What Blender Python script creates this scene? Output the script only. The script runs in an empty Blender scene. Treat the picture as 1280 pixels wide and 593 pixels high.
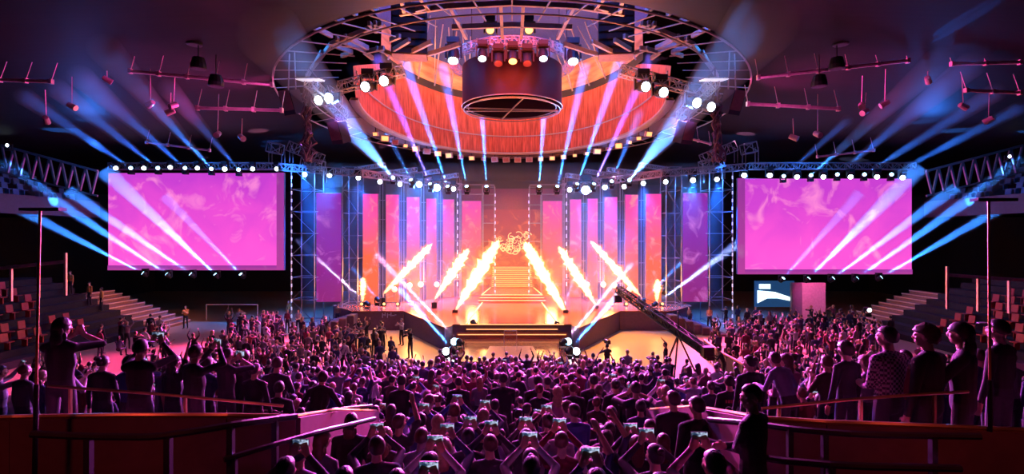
import bpy, bmesh, math, random
from mathutils import Vector, Matrix, Quaternion
from math import sin, cos, pi, sqrt, radians, atan2
random.seed(7)
rnd = random.Random(11)
SC = bpy.context.scene
C = SC.collection
F = 640.0          # focal length in pixels of the 1280 wide frame
CX, CY = 640.0, 296.5
EYE = 7.0
def W(px, py, d):
    return Vector(((px-CX)/F*d, d, EYE-(py-CY)/F*d))
def WZ(px, py, z):
    return W(px, py, F*(z-EYE)/(CY-py))

# ------------------------------------------------------------------ materials
MATS = {}
def principled(name, col, rough=.6, metal=0., emit=None, es=0., var=.25, scale=6., bump=0., spec=None, objcol=False):
    if name in MATS: return MATS[name]
    m = bpy.data.materials.new(name); m.use_nodes = True
    nt = m.node_tree; b = nt.nodes['Principled BSDF']
    b.inputs['Roughness'].default_value = rough
    b.inputs['Metallic'].default_value = metal
    if spec is not None: b.inputs['Specular IOR Level'].default_value = spec
    tc = nt.nodes.new('ShaderNodeTexCoord')
    nz = nt.nodes.new('ShaderNodeTexNoise'); nz.inputs['Scale'].default_value = scale
    nt.links.new(tc.outputs['Object'], nz.inputs['Vector'])
    ra = nt.nodes.new('ShaderNodeMapRange')
    ra.inputs['To Min'].default_value = 1-var; ra.inputs['To Max'].default_value = 1+var
    nt.links.new(nz.outputs['Fac'], ra.inputs['Value'])
    mx = nt.nodes.new('ShaderNodeVectorMath'); mx.operation = 'SCALE'
    if objcol:
        oi = nt.nodes.new('ShaderNodeObjectInfo')
        nt.links.new(oi.outputs['Color'], mx.inputs[0])
    else:
        mx.inputs[0].default_value = col[:3]
    nt.links.new(ra.outputs[0], mx.inputs['Scale'])
    nt.links.new(mx.outputs[0], b.inputs['Base Color'])
    if bump:
        bp = nt.nodes.new('ShaderNodeBump'); bp.inputs['Strength'].default_value = bump
        nt.links.new(nz.outputs['Fac'], bp.inputs['Height']); nt.links.new(bp.outputs[0], b.inputs['Normal'])
    if emit:
        b.inputs['Emission Color'].default_value = (*emit, 1); b.inputs['Emission Strength'].default_value = es
    MATS[name] = m
    return m
def volmat(name, col, dens, emit=None, es=0.):
    if name in MATS: return MATS[name]
    m = bpy.data.materials.new(name); m.use_nodes = True
    nt = m.node_tree; nt.nodes.clear()
    out = nt.nodes.new('ShaderNodeOutputMaterial')
    if emit:
        v = nt.nodes.new('ShaderNodeEmission'); v.inputs['Color'].default_value = (*emit, 1); v.inputs['Strength'].default_value = es
    else:
        v = nt.nodes.new('ShaderNodeVolumeScatter'); v.inputs['Color'].default_value = (*col, 1); v.inputs['Density'].default_value = dens
    nt.links.new(v.outputs[0], out.inputs['Volume'])
    MATS[name] = m
    return m
M_BLACK = principled('black_metal', (.012,.012,.014), .45, .2)
M_SCAF = principled('scaffold_steel', (.30,.30,.33), .4, .7)
M_TRUSS = principled('truss_aluminium', (.38,.37,.38), .4, .7)
M_CATW = principled('catwalk_steel', (.42,.36,.33), .5, .4)
M_DARK = principled('dark_panel', (.018,.016,.02), .7)
M_CONC = principled('stand_concrete', (.03,.026,.028), .8, spec=.15, bump=.1)
M_WALLBK = principled('black_drape', (.010,.010,.014), .9)
M_SCREENFRAME = principled('screen_frame', (.10,.08,.10), .6)
M_LENS_W = principled('lens_white', (.8,.85,.9), .2, emit=(.75,.88,1.), es=9)
M_LENS_B = principled('lens_blue', (.6,.8,.9), .2, emit=(.35,.7,1.), es=7)
M_LENS_O = principled('lens_amber', (.8,.5,.3), .2, emit=(1.,.42,.12), es=3.5)
M_LENS_D = principled('lens_unlit', (.25,.12,.12), .2)
M_STRIP_O = principled('amber_light_strip', (.8,.5,.3), .4, emit=(1.,.42,.13), es=1.5)
M_STRIP_W = principled('white_pixel_strip', (.8,.8,.9), .4, emit=(.6,.6,1.), es=1.0)
M_STAGE = principled('stage_gloss', (.36,.12,.07), .18, var=.15, scale=3)
M_STAGEFRONT = principled('stage_skirt', (.13,.07,.09), .6)
M_RAIL = principled('handrail_paint', (.05,.045,.05), .35, .3)
M_BRASS = principled('brass_rail', (.55,.38,.18), .3, .8)
M_RED = principled('red_seat_plastic', (.35,.03,.04), .5)
M_BLUESEAT = principled('blue_seat_plastic', (.06,.16,.3), .5)
M_PAR = principled('parapet_panel', (.19,.085,.095), .7, bump=.05)
M_SPK = principled('speaker_black', (.014,.013,.018), .7)
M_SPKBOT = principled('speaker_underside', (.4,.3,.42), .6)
M_WALK = principled('walkway_steel', (.07,.05,.06), .6)
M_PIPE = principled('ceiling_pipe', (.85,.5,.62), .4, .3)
M_CABLE = principled('cable_bundle', (.12,.06,.10), .6)

# ------------------------------------------------------------------ mesh builder
class MB:
    def __init__(s): s.v = []; s.f = []; s.m = []; s.mi = 0
    def add(s, vs, fs):
        b = len(s.v); s.v += [tuple(x) for x in vs]; s.f += [tuple(i+b for i in f) for f in fs]; s.m += [s.mi]*len(fs); return s
    def box(s, c, d, rz=0., rx=0., rot=None):
        R = rot if rot is not None else (Matrix.Rotation(rz,3,'Z') @ Matrix.Rotation(rx,3,'X'))
        c = Vector(c); h = Vector(d)/2
        vs = [c + R @ Vector((h.x*a, h.y*b_, h.z*e)) for e in (-1,1) for b_ in (-1,1) for a in (-1,1)]
        return s.add(vs, [(0,2,3,1),(4,5,7,6),(0,1,5,4),(2,6,7,3),(0,4,6,2),(1,3,7,5)])
    def bb(s, x0, x1, y0, y1, z0, z1):
        return s.box(((x0+x1)/2,(y0+y1)/2,(z0+z1)/2), (x1-x0,y1-y0,z1-z0))
    def bar(s, p, q, w, h=None):
        h = w if h is None else h
        p = Vector(p); q = Vector(q); d = q-p
        if d.length < 1e-6: return s
        R = d.to_track_quat('Y','Z').to_matrix()
        return s.box((p+q)/2, (w, d.length, h), rot=R)
    def tube(s, pts, r, n=6, r1=None, cap=True):
        pts = [Vector(p) for p in pts]; k = len(pts); vs = []
        for i, p in enumerate(pts):
            t = (pts[min(i+1,k-1)] - pts[max(i-1,0)])
            q = t.to_track_quat('Z','Y').to_matrix()
            rr = r if r1 is None else (r+(r1-r)*i/(k-1))
            if callable(r): rr = r(i/(k-1))
            vs += [p + q @ Vector((cos(2*pi*j/n)*rr, sin(2*pi*j/n)*rr, 0)) for j in range(n)]
        fs = [(i*n+j, i*n+(j+1)%n, (i+1)*n+(j+1)%n, (i+1)*n+j) for i in range(k-1) for j in range(n)]
        if cap: fs += [tuple(range(n-1,-1,-1)), tuple((k-1)*n+j for j in range(n))]
        return s.add(vs, fs)
    def lathe(s, prof, o, ax=(0,0,1), n=16):
        o = Vector(o); q = Vector(ax).to_track_quat('Z','Y').to_matrix(); vs = []
        for (r, z) in prof: vs += [o + q @ Vector((cos(2*pi*j/n)*r, sin(2*pi*j/n)*r, z)) for j in range(n)]
        k = len(prof)
        fs = [(i*n+j, i*n+(j+1)%n, (i+1)*n+(j+1)%n, (i+1)*n+j) for i in range(k-1) for j in range(n)]
        if prof[0][0] > 1e-5: fs.append(tuple(range(n-1,-1,-1)))
        if prof[-1][0] > 1e-5: fs.append(tuple((k-1)*n+j for j in range(n)))
        return s.add(vs, fs)
    def ell(s, c, r, n=12, k=8, rot=None):
        c = Vector(c); R = rot if rot is not None else Matrix.Identity(3); vs = []
        for i in range(k+1):
            a = pi*i/k
            vs += [c + R @ Vector((r[0]*sin(a)*cos(2*pi*j/n), r[1]*sin(a)*sin(2*pi*j/n), r[2]*cos(a))) for j in range(n)]
        fs = [(i*n+j, (i+1)*n+j, (i+1)*n+(j+1)%n, i*n+(j+1)%n) for i in range(k) for j in range(n)]
        return s.add(vs, fs)
    def truss(s, p, q, w, bay=None, r=.025, up=(0,0,1)):
        p = Vector(p); q = Vector(q); d = (q-p); L = d.length; t = d/L
        a = t.cross(Vector(up)); a = a.normalized() if a.length > .01 else Vector((1,0,0)); b = t.cross(a)
        cs = [(a*i+b*j)*(w/2) for i, j in ((-1,-1),(1,-1),(1,1),(-1,1))]
        for c in cs: s.bar(p+c, q+c, r*2)
        n = max(1, round(L/(bay or w)))
        for i in range(n+1):
            o = p+d*i/n
            for k in range(4):
                s.bar(o+cs[k], o+cs[(k+1)%4], r*1.3)
                if i < n:
                    e = p+d*(i+1)/n
                    if (i+k)%2: s.bar(o+cs[k], e+cs[(k+1)%4], r*1.3)
                    else: s.bar(o+cs[(k+1)%4], e+cs[k], r*1.3)
        return s
    def build(s, name, mat, parent=None, origin=(0,0,0), smooth=False):
        me = bpy.data.meshes.new(name); o = Vector(origin)
        use = sorted({i for f in s.f for i in f})
        if len(use) < len(s.v):
            mp = {a: k for k, a in enumerate(use)}; s.v = [s.v[a] for a in use]; s.f = [tuple(mp[i] for i in f) for f in s.f]
        me.from_pydata([(v[0]-o.x, v[1]-o.y, v[2]-o.z) for v in s.v], [], s.f)
        for m in (mat if isinstance(mat,(list,tuple)) else [mat]): me.materials.append(m)
        if any(s.m): me.polygons.foreach_set('material_index', s.m)
        if smooth: me.polygons.foreach_set('use_smooth', [True]*len(me.polygons))
        me.update()
        ob = bpy.data.objects.new(name, me); C.objects.link(ob)
        if parent is not None: ob.parent = parent
        else: ob.location = o
        return ob
def tag(o, label=None, cat=None, group=None, kind=None):
    if label: o['label'] = label
    if cat: o['category'] = cat
    if group: o['group'] = group
    if kind: o['kind'] = kind
    return o
def thing(name, label, cat, loc=(0,0,0), group=None, rz=0.):
    o = bpy.data.objects.new(name, None); C.objects.link(o); o.location = loc; o.rotation_euler = (0,0,rz)
    o.empty_display_size = .2
    return tag(o, label, cat, group)
KIDS = {}
def copy_tree(o, parent=None):
    c = o.copy(); C.objects.link(c)
    if parent is not None: c.parent = parent
    for ch in list(o.children): copy_tree(ch, c)
    return c
def struct(name, mb, mat, label=None):
    o = mb.build(name, mat); o['kind'] = 'structure'
    if label: o['label'] = label
    return o
ORD = ['first','second','third','fourth','fifth','sixth','seventh','eighth','ninth','tenth','eleventh','twelfth','thirteenth','fourteenth','fifteenth','sixteenth','seventeenth','eighteenth','nineteenth','twentieth']
def nth(i): return ORD[i] if i < 20 else f'{i+1}th'
def light(kind, name, loc, power, col, target=None, **kw):
    l = bpy.data.lights.new(name, kind); l.energy = power; l.color = col
    for k, v in kw.items(): setattr(l, k, v)
    o = bpy.data.objects.new(name, l); C.objects.link(o); o.location = loc
    if target is not None: o.rotation_euler = (Vector(target)-Vector(loc)).to_track_quat('-Z','Y').to_euler()
    return o

# ------------------------------------------------------------------ camera and world
cam = bpy.data.cameras.new('camera'); co = bpy.data.objects.new('camera', cam); C.objects.link(co)
cam.sensor_width = 36; cam.lens = 36*F/1280; cam.clip_end = 400; cam.clip_start = .05
co.location = (0,0,EYE); co.rotation_euler = (pi/2,0,0)
SC.camera = co
SC.view_settings.view_transform = 'Standard'; SC.view_settings.look = 'None'
SC.view_settings.gamma = 1; SC.view_settings.use_curve_mapping = False; SC.view_settings.exposure = 0
SC.display_settings.display_device = 'sRGB'
cy = SC.cycles
cy.use_denoising = True
try: cy.denoiser = 'OPENIMAGEDENOISE'
except Exception: pass
cy.max_bounces = 4; cy.diffuse_bounces = 2; cy.glossy_bounces = 2; cy.volume_bounces = 0; cy.transparent_max_bounces = 12
cy.caustics_reflective = False; cy.caustics_refractive = False
cy.sample_clamp_direct = 0; cy.sample_clamp_indirect = 4
cy.use_light_tree = True
cy.volume_step_rate = 2.0
w = bpy.data.worlds.new('arena_dark'); w.use_nodes = True; SC.world = w
w.node_tree.nodes['Background'].inputs[0].default_value = (.004,.005,.012,1)
w.node_tree.nodes['Background'].inputs[1].default_value = .35
# ================================================================== the setting
def wood_floor_mat():
    m = principled('arena_floor_boards', (.50,.33,.17), .35, var=.12, scale=.6)
    return m
def floor_c(d):                     # height of the centre terraces
    if d >= 22.2: return 0.
    k = math.floor((22.2-d)/.75)+1
    return min(.135*k, 3.51)
def floor_s(d):                     # height of the side terraces, which start higher
    if d < 7.3: return 4.05
    if d >= 10.3: return floor_c(d)
    k = math.floor((10.3-d)/.75)+1
    return floor_c(10.35)+k*.33
WELL = 2.55
b = MB(); b.bb(-46, 46, 22.2, 70, -.3, 0); struct('floor', b, wood_floor_mat(), 'tan arena floor between the stands and the stage')
b = MB(); d = 22.2
while d > 1.5:
    z = floor_c(d-.3); b.bb(-WELL if d < 10.4 else -46, WELL if d < 10.4 else 46, d-.75, d, -.3, z); d -= .75
struct('floor_terrace_centre', b, M_CONC, 'stepped centre seating terrace')
for sgn, nm in ((-1,'left'),(1,'right')):
    b = MB(); d = 9.45+.75
    while d > 7.3:
        z = floor_s(d-.3); x0, x1 = sorted((sgn*(WELL+.0), sgn*46)); b.bb(x0, x1, d-.75, d, -.3, z); d -= .75
    x0, x1 = sorted((sgn*WELL, sgn*46)); b.bb(x0, x1, 1.5, d, -.3, 4.05)
    struct('floor_terrace_'+nm, b, M_CONC, f'raised {nm} side terrace')
b = MB(); b.bb(-50, 50, 66, 66.4, -.3, 26); struct('wall_back', b, M_WALLBK)
for sgn, nm in ((-1,'left'),(1,'right')):
    b = MB(); x0, x1 = sorted((sgn*46, sgn*46.4)); b.bb(x0, x1, 1, 66, -.3, 20); struct('wall_'+nm, b, M_WALLBK)
# ceiling: shallow dome of dark slatted wood, elliptical opening in its middle
def slat_mat(name, col, scale, vertical):
    m = bpy.data.materials.new(name); m.use_nodes = True; nt = m.node_tree; bs = nt.nodes['Principled BSDF']
    tc = nt.nodes.new('ShaderNodeTexCoord'); mp = nt.nodes.new('ShaderNodeMapping')
    mp.inputs['Scale'].default_value = scale
    nt.links.new(tc.outputs['Object' if not vertical else 'UV'], mp.inputs['Vector'])
    wv = nt.nodes.new('ShaderNodeTexNoise'); wv.inputs['Scale'].default_value = 1.; wv.inputs['Detail'].default_value = 4
    nt.links.new(mp.outputs[0], wv.inputs['Vector'])
    cr = nt.nodes.new('ShaderNodeValToRGB')
    cr.color_ramp.elements[0].position = .3; cr.color_ramp.elements[0].color = (*[c*.45 for c in col],1)
    cr.color_ramp.elements[1].position = .7; cr.color_ramp.elements[1].color = (*[c*1.25 for c in col],1)
    nt.links.new(wv.outputs['Fac'], cr.inputs[0]); nt.links.new(cr.outputs[0], bs.inputs['Base Color'])
    bs.inputs['Roughness'].default_value = .6; bs.inputs['Specular IOR Level'].default_value = .12
    return m
M_CEIL = slat_mat('ceiling_slats', (.007,.005,.006), (.15,5.,.2), False)
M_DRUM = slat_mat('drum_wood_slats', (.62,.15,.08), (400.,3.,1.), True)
EC = (0, 36); ERX, ERY, EZ = 14.6, 17.9, 15.6
b = MB(); n = 72; rings = []
prof = [(0,EZ),(.04,EZ-.5),(.15,EZ-.7),(.35,EZ-1.0),(.6,EZ-1.6),(.85,EZ-2.6),(1.,EZ-4)]
vs = []
for (t, z) in prof:
    for j in range(n):
        a = 2*pi*j/n; rx = ERX+(50-ERX)*t; ry = ERY+(42-ERY)*t
        vs.append((rx*cos(a), EC[1]+ry*sin(a), z))
fs = [(i*n+j, (i+1)*n+j, (i+1)*n+(j+1)%n, i*n+(j+1)%n) for i in range(len(prof)-1) for j in range(n)]
b.add(vs, fs); b.bb(-52, 52, -6, 80, 25.5, 26)
ce_ = struct('ceiling', b, M_CEIL, 'dark slatted ceiling with a large oval opening')
ce_.data.polygons.foreach_set('use_smooth', [True]*(len(ce_.data.polygons)-6)+[False]*6)
# opening collar with thin ribs
col = MB()
for z, dr in ((EZ-.15, 0), (EZ+.0, -1.6)):
    pts = [((ERX+dr)*cos(2*pi*j/96), EC[1]+(ERY+dr)*sin(2*pi*j/96), z) for j in range(97)]
    col.tube(pts, .05 if dr == 0 else .04, 5, cap=False)
t_ = thing('ceiling_opening_ring', 'thin oval steel ring with radial ribs around the ceiling opening', 'ceiling ring', (0,EC[1],EZ))
col.build('ring', M_CATW, t_, (0,EC[1],EZ))
for j in range(64):
    a = 2*pi*j/64
    r_ = MB(); r_.bar(((ERX)*cos(a), EC[1]+ERY*sin(a), EZ-.1), ((ERX-3.4)*cos(a), EC[1]+(ERY-3.4)*sin(a), EZ+.5), .045)
    r_.build('rib', M_CATW, t_, (0,EC[1],EZ))

# ------------------------------------------------------------------ drum in the opening
DC, DRX, DRY, DZ = 32.0, 8.9, 13.6, 14.4
def epts(rx, ry, z, n=96, cy_=DC): return [(rx*cos(2*pi*j/n), cy_+ry*sin(2*pi*j/n), z) for j in range(n)]
def eband(levels, mat, name, parent, n=96, uvn=1, flip=True, cut=-.35):
    b = MB(); vs = []
    for rx, ry, z in levels: vs += epts(rx, ry, z, n)
    fs = [(i*n+j, (i+1)*n+j, (i+1)*n+(j+1)%n, i*n+(j+1)%n) for i in range(len(levels)-1) for j in range(n) if sin(2*pi*(j+.5)/n) >= cut]
    keep = [(i,j) for i in range(len(levels)-1) for j in range(n) if sin(2*pi*(j+.5)/n) >= cut]
    b.add(vs, fs); o = b.build(name, mat, parent, (0,DC,DZ), smooth=True)
    uv = o.data.uv_layers.new(name='UVMap'); me = o.data
    for p in me.polygons:
        i, j = keep[p.index]
        quad = ((j,i),(j,i+1),(j+1,i+1),(j+1,i))
        for li, (a, c_) in zip(p.loop_indices, quad): uv.data[li].uv = (a/n, c_/max(1,len(levels)-1))
    return o
drum = thing('ceiling_drum', 'large round timber drum hung in the ceiling opening, lit red and orange inside', 'ceiling drum', (0,DC,DZ))
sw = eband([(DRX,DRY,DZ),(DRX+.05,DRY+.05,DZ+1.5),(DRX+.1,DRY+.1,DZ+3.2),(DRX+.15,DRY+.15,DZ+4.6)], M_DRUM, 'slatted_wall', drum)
for v in sw.data.vertices:
    sa = v.co.y/DRY
    if sa < .25: v.co.z *= max(.28, 1-(.25-sa)*1.05)
eband([(DRX-.12,DRY-.12,DZ),(DRX-.12,DRY-.12,DZ+.12),(DRX+.25,DRY+.25,DZ+.12),(DRX+.35,DRY+.35,DZ-.05),(DRX-.12,DRY-.12,DZ)], M_CATW, 'bottom_rim', drum)
b = MB(); b.tube([p_ for p_ in epts(DRX-.03,DRY-.03,DZ+1.55)[-5:]+epts(DRX-.03,DRY-.03,DZ+1.55)[:54]], .05, 5, cap=False); b.build('mid_rail', M_CATW, drum, (0,DC,DZ))
eband([(DRX+.15,DRY+.15,DZ+4.6),(DRX+.15,DRY+.15,DZ+5.2)], M_DARK, 'dark_band', drum, cut=.2)
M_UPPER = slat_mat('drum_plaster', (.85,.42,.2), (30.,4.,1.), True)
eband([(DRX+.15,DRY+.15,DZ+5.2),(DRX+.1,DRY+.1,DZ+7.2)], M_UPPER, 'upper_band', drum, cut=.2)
eband([(DRX+.1,DRY+.1,DZ+7.2),(DRX-1,DRY-1,DZ+9.8),(.01,.01,DZ+10.2)], principled('drum_roof', (.05,.08,.24), .7), 'roof', drum, cut=-2)
for j in range(36):
    a = 2*pi*(j+.5)/36
    if sin(a) < .2: continue
    s_ = MB()
    p = Vector(((DRX)*cos(a), DC+(DRY)*sin(a), DZ+4.9)); a2 = a+.06
    q = Vector(((DRX-1.8)*cos(a2), DC+(DRY-2.4)*sin(a2), DZ+9.0))
    s_.bar(p, q, .09); s_.bar(p+Vector((0,0,.0)), Vector(((DRX-1.8)*cos(a2+.1), DC+(DRY-2.4)*sin(a2+.1), DZ+9.0)), .06)
    s_.build('strut', M_CATW, drum, (0,DC,DZ))
# outer walkway below / around the drum
ORX, ORY, OC = 10.9, 16.2, 31.6
walk = thing('drum_walkway', 'oval steel walkway with railing around the bottom of the drum', 'walkway', (0,OC,DZ))
def wpt(a, rx=ORX, ry=ORY, z=DZ): return Vector((rx*cos(a), OC+ry*sin(a), z))
NP = 16
for j in range(NP):
    a0, a1 = 2*pi*j/NP, 2*pi*(j+1)/NP
    if sin((a0+a1)/2) < -.45: continue
    sgm = MB(); p, q = wpt(a0), wpt(a1)
    sgm.bar(p, q, .14, .22); sgm.bar(p+Vector((0,0,1.0)), q+Vector((0,0,1.0)), .06); sgm.bar(p, p+Vector((0,0,1)), .06)
    ip, iq = wpt(a0, DRX+.5, DRY+1.6), wpt(a1, DRX+.5, DRY+1.6)
    sgm.bar(p, ip, .1); sgm.add([p, q, iq, ip, p+Vector((0,0,.06)), q+Vector((0,0,.06)), iq+Vector((0,0,.06)), ip+Vector((0,0,.06))],
        [(0,1,2,3),(7,6,5,4),(0,4,5,1),(1,5,6,2),(2,6,7,3),(3,7,4,0)])
    for k in range(1,4):
        e = p.lerp(q,k/4); sgm.bar(e, e+Vector((0,0,1)), .03)
    sgm.build('walkway_bay', M_WALK, walk, (0,OC,DZ))

# ------------------------------------------------------------------ hexagonal catwalk of lit beams above
cat = thing('ceiling_catwalk', 'polygonal catwalk of box beams catching orange light above the trusses', 'catwalk', (0,28,16.2))
def cbeam(a, c_, z=16.2, w=.13, lab=None, mat=M_CATW):
    m = MB(); m.bar(WZ(*a,z), WZ(*c_,z), w, w*1.6); o = m.build('catwalk_beam', mat, cat, (0,28,16.2))
lines = []
half = [((640,4),(560,8)),((560,8),(500,17)),((413,55),(478,29)),((413,55),(440,65)),((440,65),(427,70)),((500,-8),(505,14)),
 ((563,8),(583,47)),((626,5),(628,46)),((565,34),(640,31)),((431,45),(460,60)),((468,28),(476,36)),((455,65),(480,60)),((500,-6),(478,-20)),
 ((383,95),(413,56)),((402,65),(383,98)),((450,-2),(472,14)),((461,29),(470,39)),((536,10),(524,-5)),((455,65),(466,73)),((420,48),(462,66)),
 ((575,55),(545,65)),((545,65),(505,75)),((520,12),(535,8)),((400,15),(430,27)),((420,0),(446,18)),((380,28),(415,45)),((470,60),(500,72)),((500,72),(540,52)),
 ((430,52),(455,38)),((488,50),(500,45)),((492,62),(512,50))]
for (a, c_) in half:
    lines.append((a, c_)); lines.append(((1280-a[0], a[1]), (1280-c_[0], c_[1])))
for a, c_ in lines: cbeam(a, c_)

# ------------------------------------------------------------------ the unlit LED cylinder
cyl = thing('hanging_cylinder', 'dark hanging screen cylinder with open ring frame at its bottom', 'hanging cylinder', (0,32,14.9))
def ring(b, r, z, w, c=(0,32), n=40):
    b.tube([(c[0]+r*cos(2*pi*j/n), c[1]+r*sin(2*pi*j/n), z) for j in range(n+1)], w, 5, cap=False)
b = MB()
n = 48; vs = []
for z in (15.1, 16.2, 17.5):
    vs += [(3.1*cos(2*pi*j/n), 32+3.1*sin(2*pi*j/n), z) for j in range(n)]
b.add(vs, [(i*n+j, i*n+(j+1)%n, (i+1)*n+(j+1)%n, (i+1)*n+j) for i in range(2) for j in range(n)])
b.build('screen_skin', principled('led_skin_off', (.030,.006,.018), .5), cyl, (0,32,14.9), smooth=True)
b = MB(); ring(b, 3.12, 15.08, .035); ring(b, 3.0, 14.9, .035); ring(b, 2.75, 15.05, .03)
b.build('bottom_ring', M_TRUSS, cyl, (0,32,14.9))
for ang in (0, .12, pi/2+.25):
    b = MB(); d_ = Vector((cos(ang), sin(ang), 0)); off = Vector((0, .5 if ang == .0 else -.0, 0))
    b.bar(Vector((0,32,15.0))+off-d_*2.9, Vector((0,32,15.0))+off+d_*2.9, .07); b.build('cross_bar', M_TRUSS, cyl, (0,32,14.9))
b = MB(); b.lathe([(3.0,0),(.01,.02)], (0,32,17.4), n=40); b.build('top_disc', M_DARK, cyl, (0,32,14.9))
ct = thing('round_truss', 'round lattice truss carrying spotlights above the dark cylinder', 'truss', (0,32,17.9))
NT = 20
for j in range(NT):
    a0, a1 = 2*pi*j/NT, 2*pi*(j+1)/NT
    b = MB(); b.truss((3.7*cos(a0), 32+3.7*sin(a0), 17.85), (3.7*cos(a1), 32+3.7*sin(a1), 17.85), .42, .38, .022)
    b.build('truss_bay', M_TRUSS, ct, (0,32,17.9))
for j in range(6):
    a0 = 2*pi*j/6+.3
    b = MB(); b.bar((3.7*cos(a0), 32+3.7*sin(a0), 18), (3.7*cos(a0), 32+3.7*sin(a0), 23), .04); b.build('hanger', M_BLACK, ct, (0,32,17.9))

# ------------------------------------------------------------------ line array speakers
def line_array(cx_, side):
    t = thing('line_array_speaker', f'large black line array speaker cluster hanging {side} of the dark cylinder', 'speaker', (cx_,25.6,16.1), 'line array speakers', rz=-.12 if cx_ > 0 else .12)
    k = 7
    for i in range(k):
        z = 16.25+i*.36; m = MB(); ang = -.10+.03*i
        m.box((0, .05*(k-i)*.35, z-16.1), (1.75, .8, .34), rx=ang); m.box((0,-.42+.05*(k-i)*.35, z-16.1), (1.6,.03,.26), rx=ang)
        m.build('speaker_cabinet', M_SPK, t)
    m = MB(); m.box((0,.1,-.08), (1.7,.75,.05), rx=-.1); m.build('underside', M_SPKBOT, t)
    m = MB(); m.bar((-.7,0,2.6),(.7,0,2.6),.1); m.bar((0,0,2.6),(0,0,7),.05); m.build('rigging_frame', M_BLACK, t)
line_array(W(512,40,25.6).x, 'left'); line_array(W(770,40,25.6).x, 'right')

# ------------------------------------------------------------------ video screens and LED banners
def led_mat(name, top, bot, cloud, cs, strength=1., bias=0., blotch=.5):
    m = bpy.data.materials.new(name); m.use_nodes = True; nt = m.node_tree; nt.nodes.clear()
    N = nt.nodes.new; L = nt.links.new
    out = N('ShaderNodeOutputMaterial'); em = N('ShaderNodeEmission'); L(em.outputs[0], out.inputs[0])
    tc = N('ShaderNodeTexCoord'); sep = N('ShaderNodeSeparateXYZ'); L(tc.outputs['Generated'], sep.inputs[0])
    geo = N('ShaderNodeNewGeometry')
    nz = N('ShaderNodeTexNoise'); nz.inputs['Scale'].default_value = cs; nz.inputs['Detail'].default_value = 6; nz.inputs['Distortion'].default_value = .6
    L(geo.outputs['Position'], nz.inputs['Vector'])
    ad = N('ShaderNodeMath'); ad.operation = 'MULTIPLY_ADD'; ad.inputs[1].default_value = blotch; L(nz.outputs['Fac'], ad.inputs[0])
    sb = N('ShaderNodeMath'); sb.operation = 'ADD'; sb.inputs[1].default_value = -blotch/2+bias; L(sep.outputs['Z'], sb.inputs[0])
    L(sb.outputs[0], ad.inputs[2])
    cr = N('ShaderNodeValToRGB'); e = cr.color_ramp.elements
    e[0].position = .05; e[0].color = (*bot,1); e[1].position = .95; e[1].color = (*top,1)
    L(ad.outputs[0], cr.inputs[0])
    n2 = N('ShaderNodeTexNoise'); n2.inputs['Scale'].default_value = cs*1.7; n2.inputs['Detail'].default_value = 8; n2.inputs['Distortion'].default_value = 1.2
    L(geo.outputs['Position'], n2.inputs['Vector'])
    mr = N('ShaderNodeMapRange'); mr.inputs['From Min'].default_value = .55; mr.inputs['From Max'].default_value = .78; L(n2.outputs['Fac'], mr.inputs['Value'])
    mx = N('ShaderNodeMix'); mx.data_type = 'RGBA'; L(mr.outputs[0], mx.inputs['Factor']); L(cr.outputs[0], mx.inputs['A']); mx.inputs['B'].default_value = (*cloud,1)
    L(mx.outputs['Result'], em.inputs['Color']); em.inputs['Strength'].default_value = strength
    return m
M_SIDE = led_mat('video_wall_clouds', (.50,.045,.55), (.95,.09,.60), (1.,.30,.62), .26, 1.2, 0, 1.0)
M_SIDE_EDGE = led_mat('video_wall_edge_clouds', (.42,.05,.45), (.62,.07,.45), (.6,.15,.5), .25, .75)
M_COL = led_mat('banner_fire', (.80,.03,.50), (1.,.13,.03), (1.,.35,.30), .55, 1.15, -.28, .55)
M_COL2 = led_mat('banner_purple_smoke', (.38,.02,.5), (.42,.02,.22), (1.,.25,.8), .45, .7, .1, .6)
def screen(x0, x1, z0, z1, y, name, label, mat, group, frame=.0, edge=None, depth=.25, cat='video screen'):
    t = thing(name, label, cat, ((x0+x1)/2, y, z0), group)
    o = ((x0+x1)/2, y, z0)
    b = MB(); b.bb(x0, x1, y+.02, y+depth, z0, z1); b.build('cabinet', M_SCREENFRAME, t, o)
    b = MB(); b.bb(x0+.04, x1-.04, y-.02, y+.015, z0+.04, z1-.04); b.build('screen_face', mat, t, o)
    if edge:
        for (a0,a1,c0,c1) in edge:
            b = MB(); b.bb(a0,a1,y-.05,y+.01,c0,c1); b.build('edge_panel', M_SIDE_EDGE, t, o)
    return t
SD = 42.0
def X(px, d=SD): return (px-CX)/F*d
def Z(py, d=SD): return EYE-(py-CY)/F*d
screen(X(135), X(355), Z(338), Z(216), SD, 'video_wall', 'huge magenta cloud video screen on the left of the stage', M_SIDE, 'side video screens',
       edge=[(X(346),X(355),Z(338),Z(216)), (X(135),X(346),Z(338),Z(332))])
screen(X(922), X(1140), Z(343), Z(223), SD, 'video_wall', 'huge magenta cloud video screen on the right of the stage', M_SIDE, 'side video screens',
       edge=[(X(922),X(931),Z(343),Z(223)), (X(931),X(1140),Z(343),Z(337))])
STG = 1.45
banners = [(395,427,241,378,42.0,M_COL2), (453,473,242,380,42.0,M_COL), (479,499,243,378,43.2,M_COL), (506,525,246,376,44.6,M_COL),
           (530,546,248,373,45.8,M_COL), (551,568,249,371,47.0,M_COL), (577,602,251,368,48.4,M_COL)]
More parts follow.
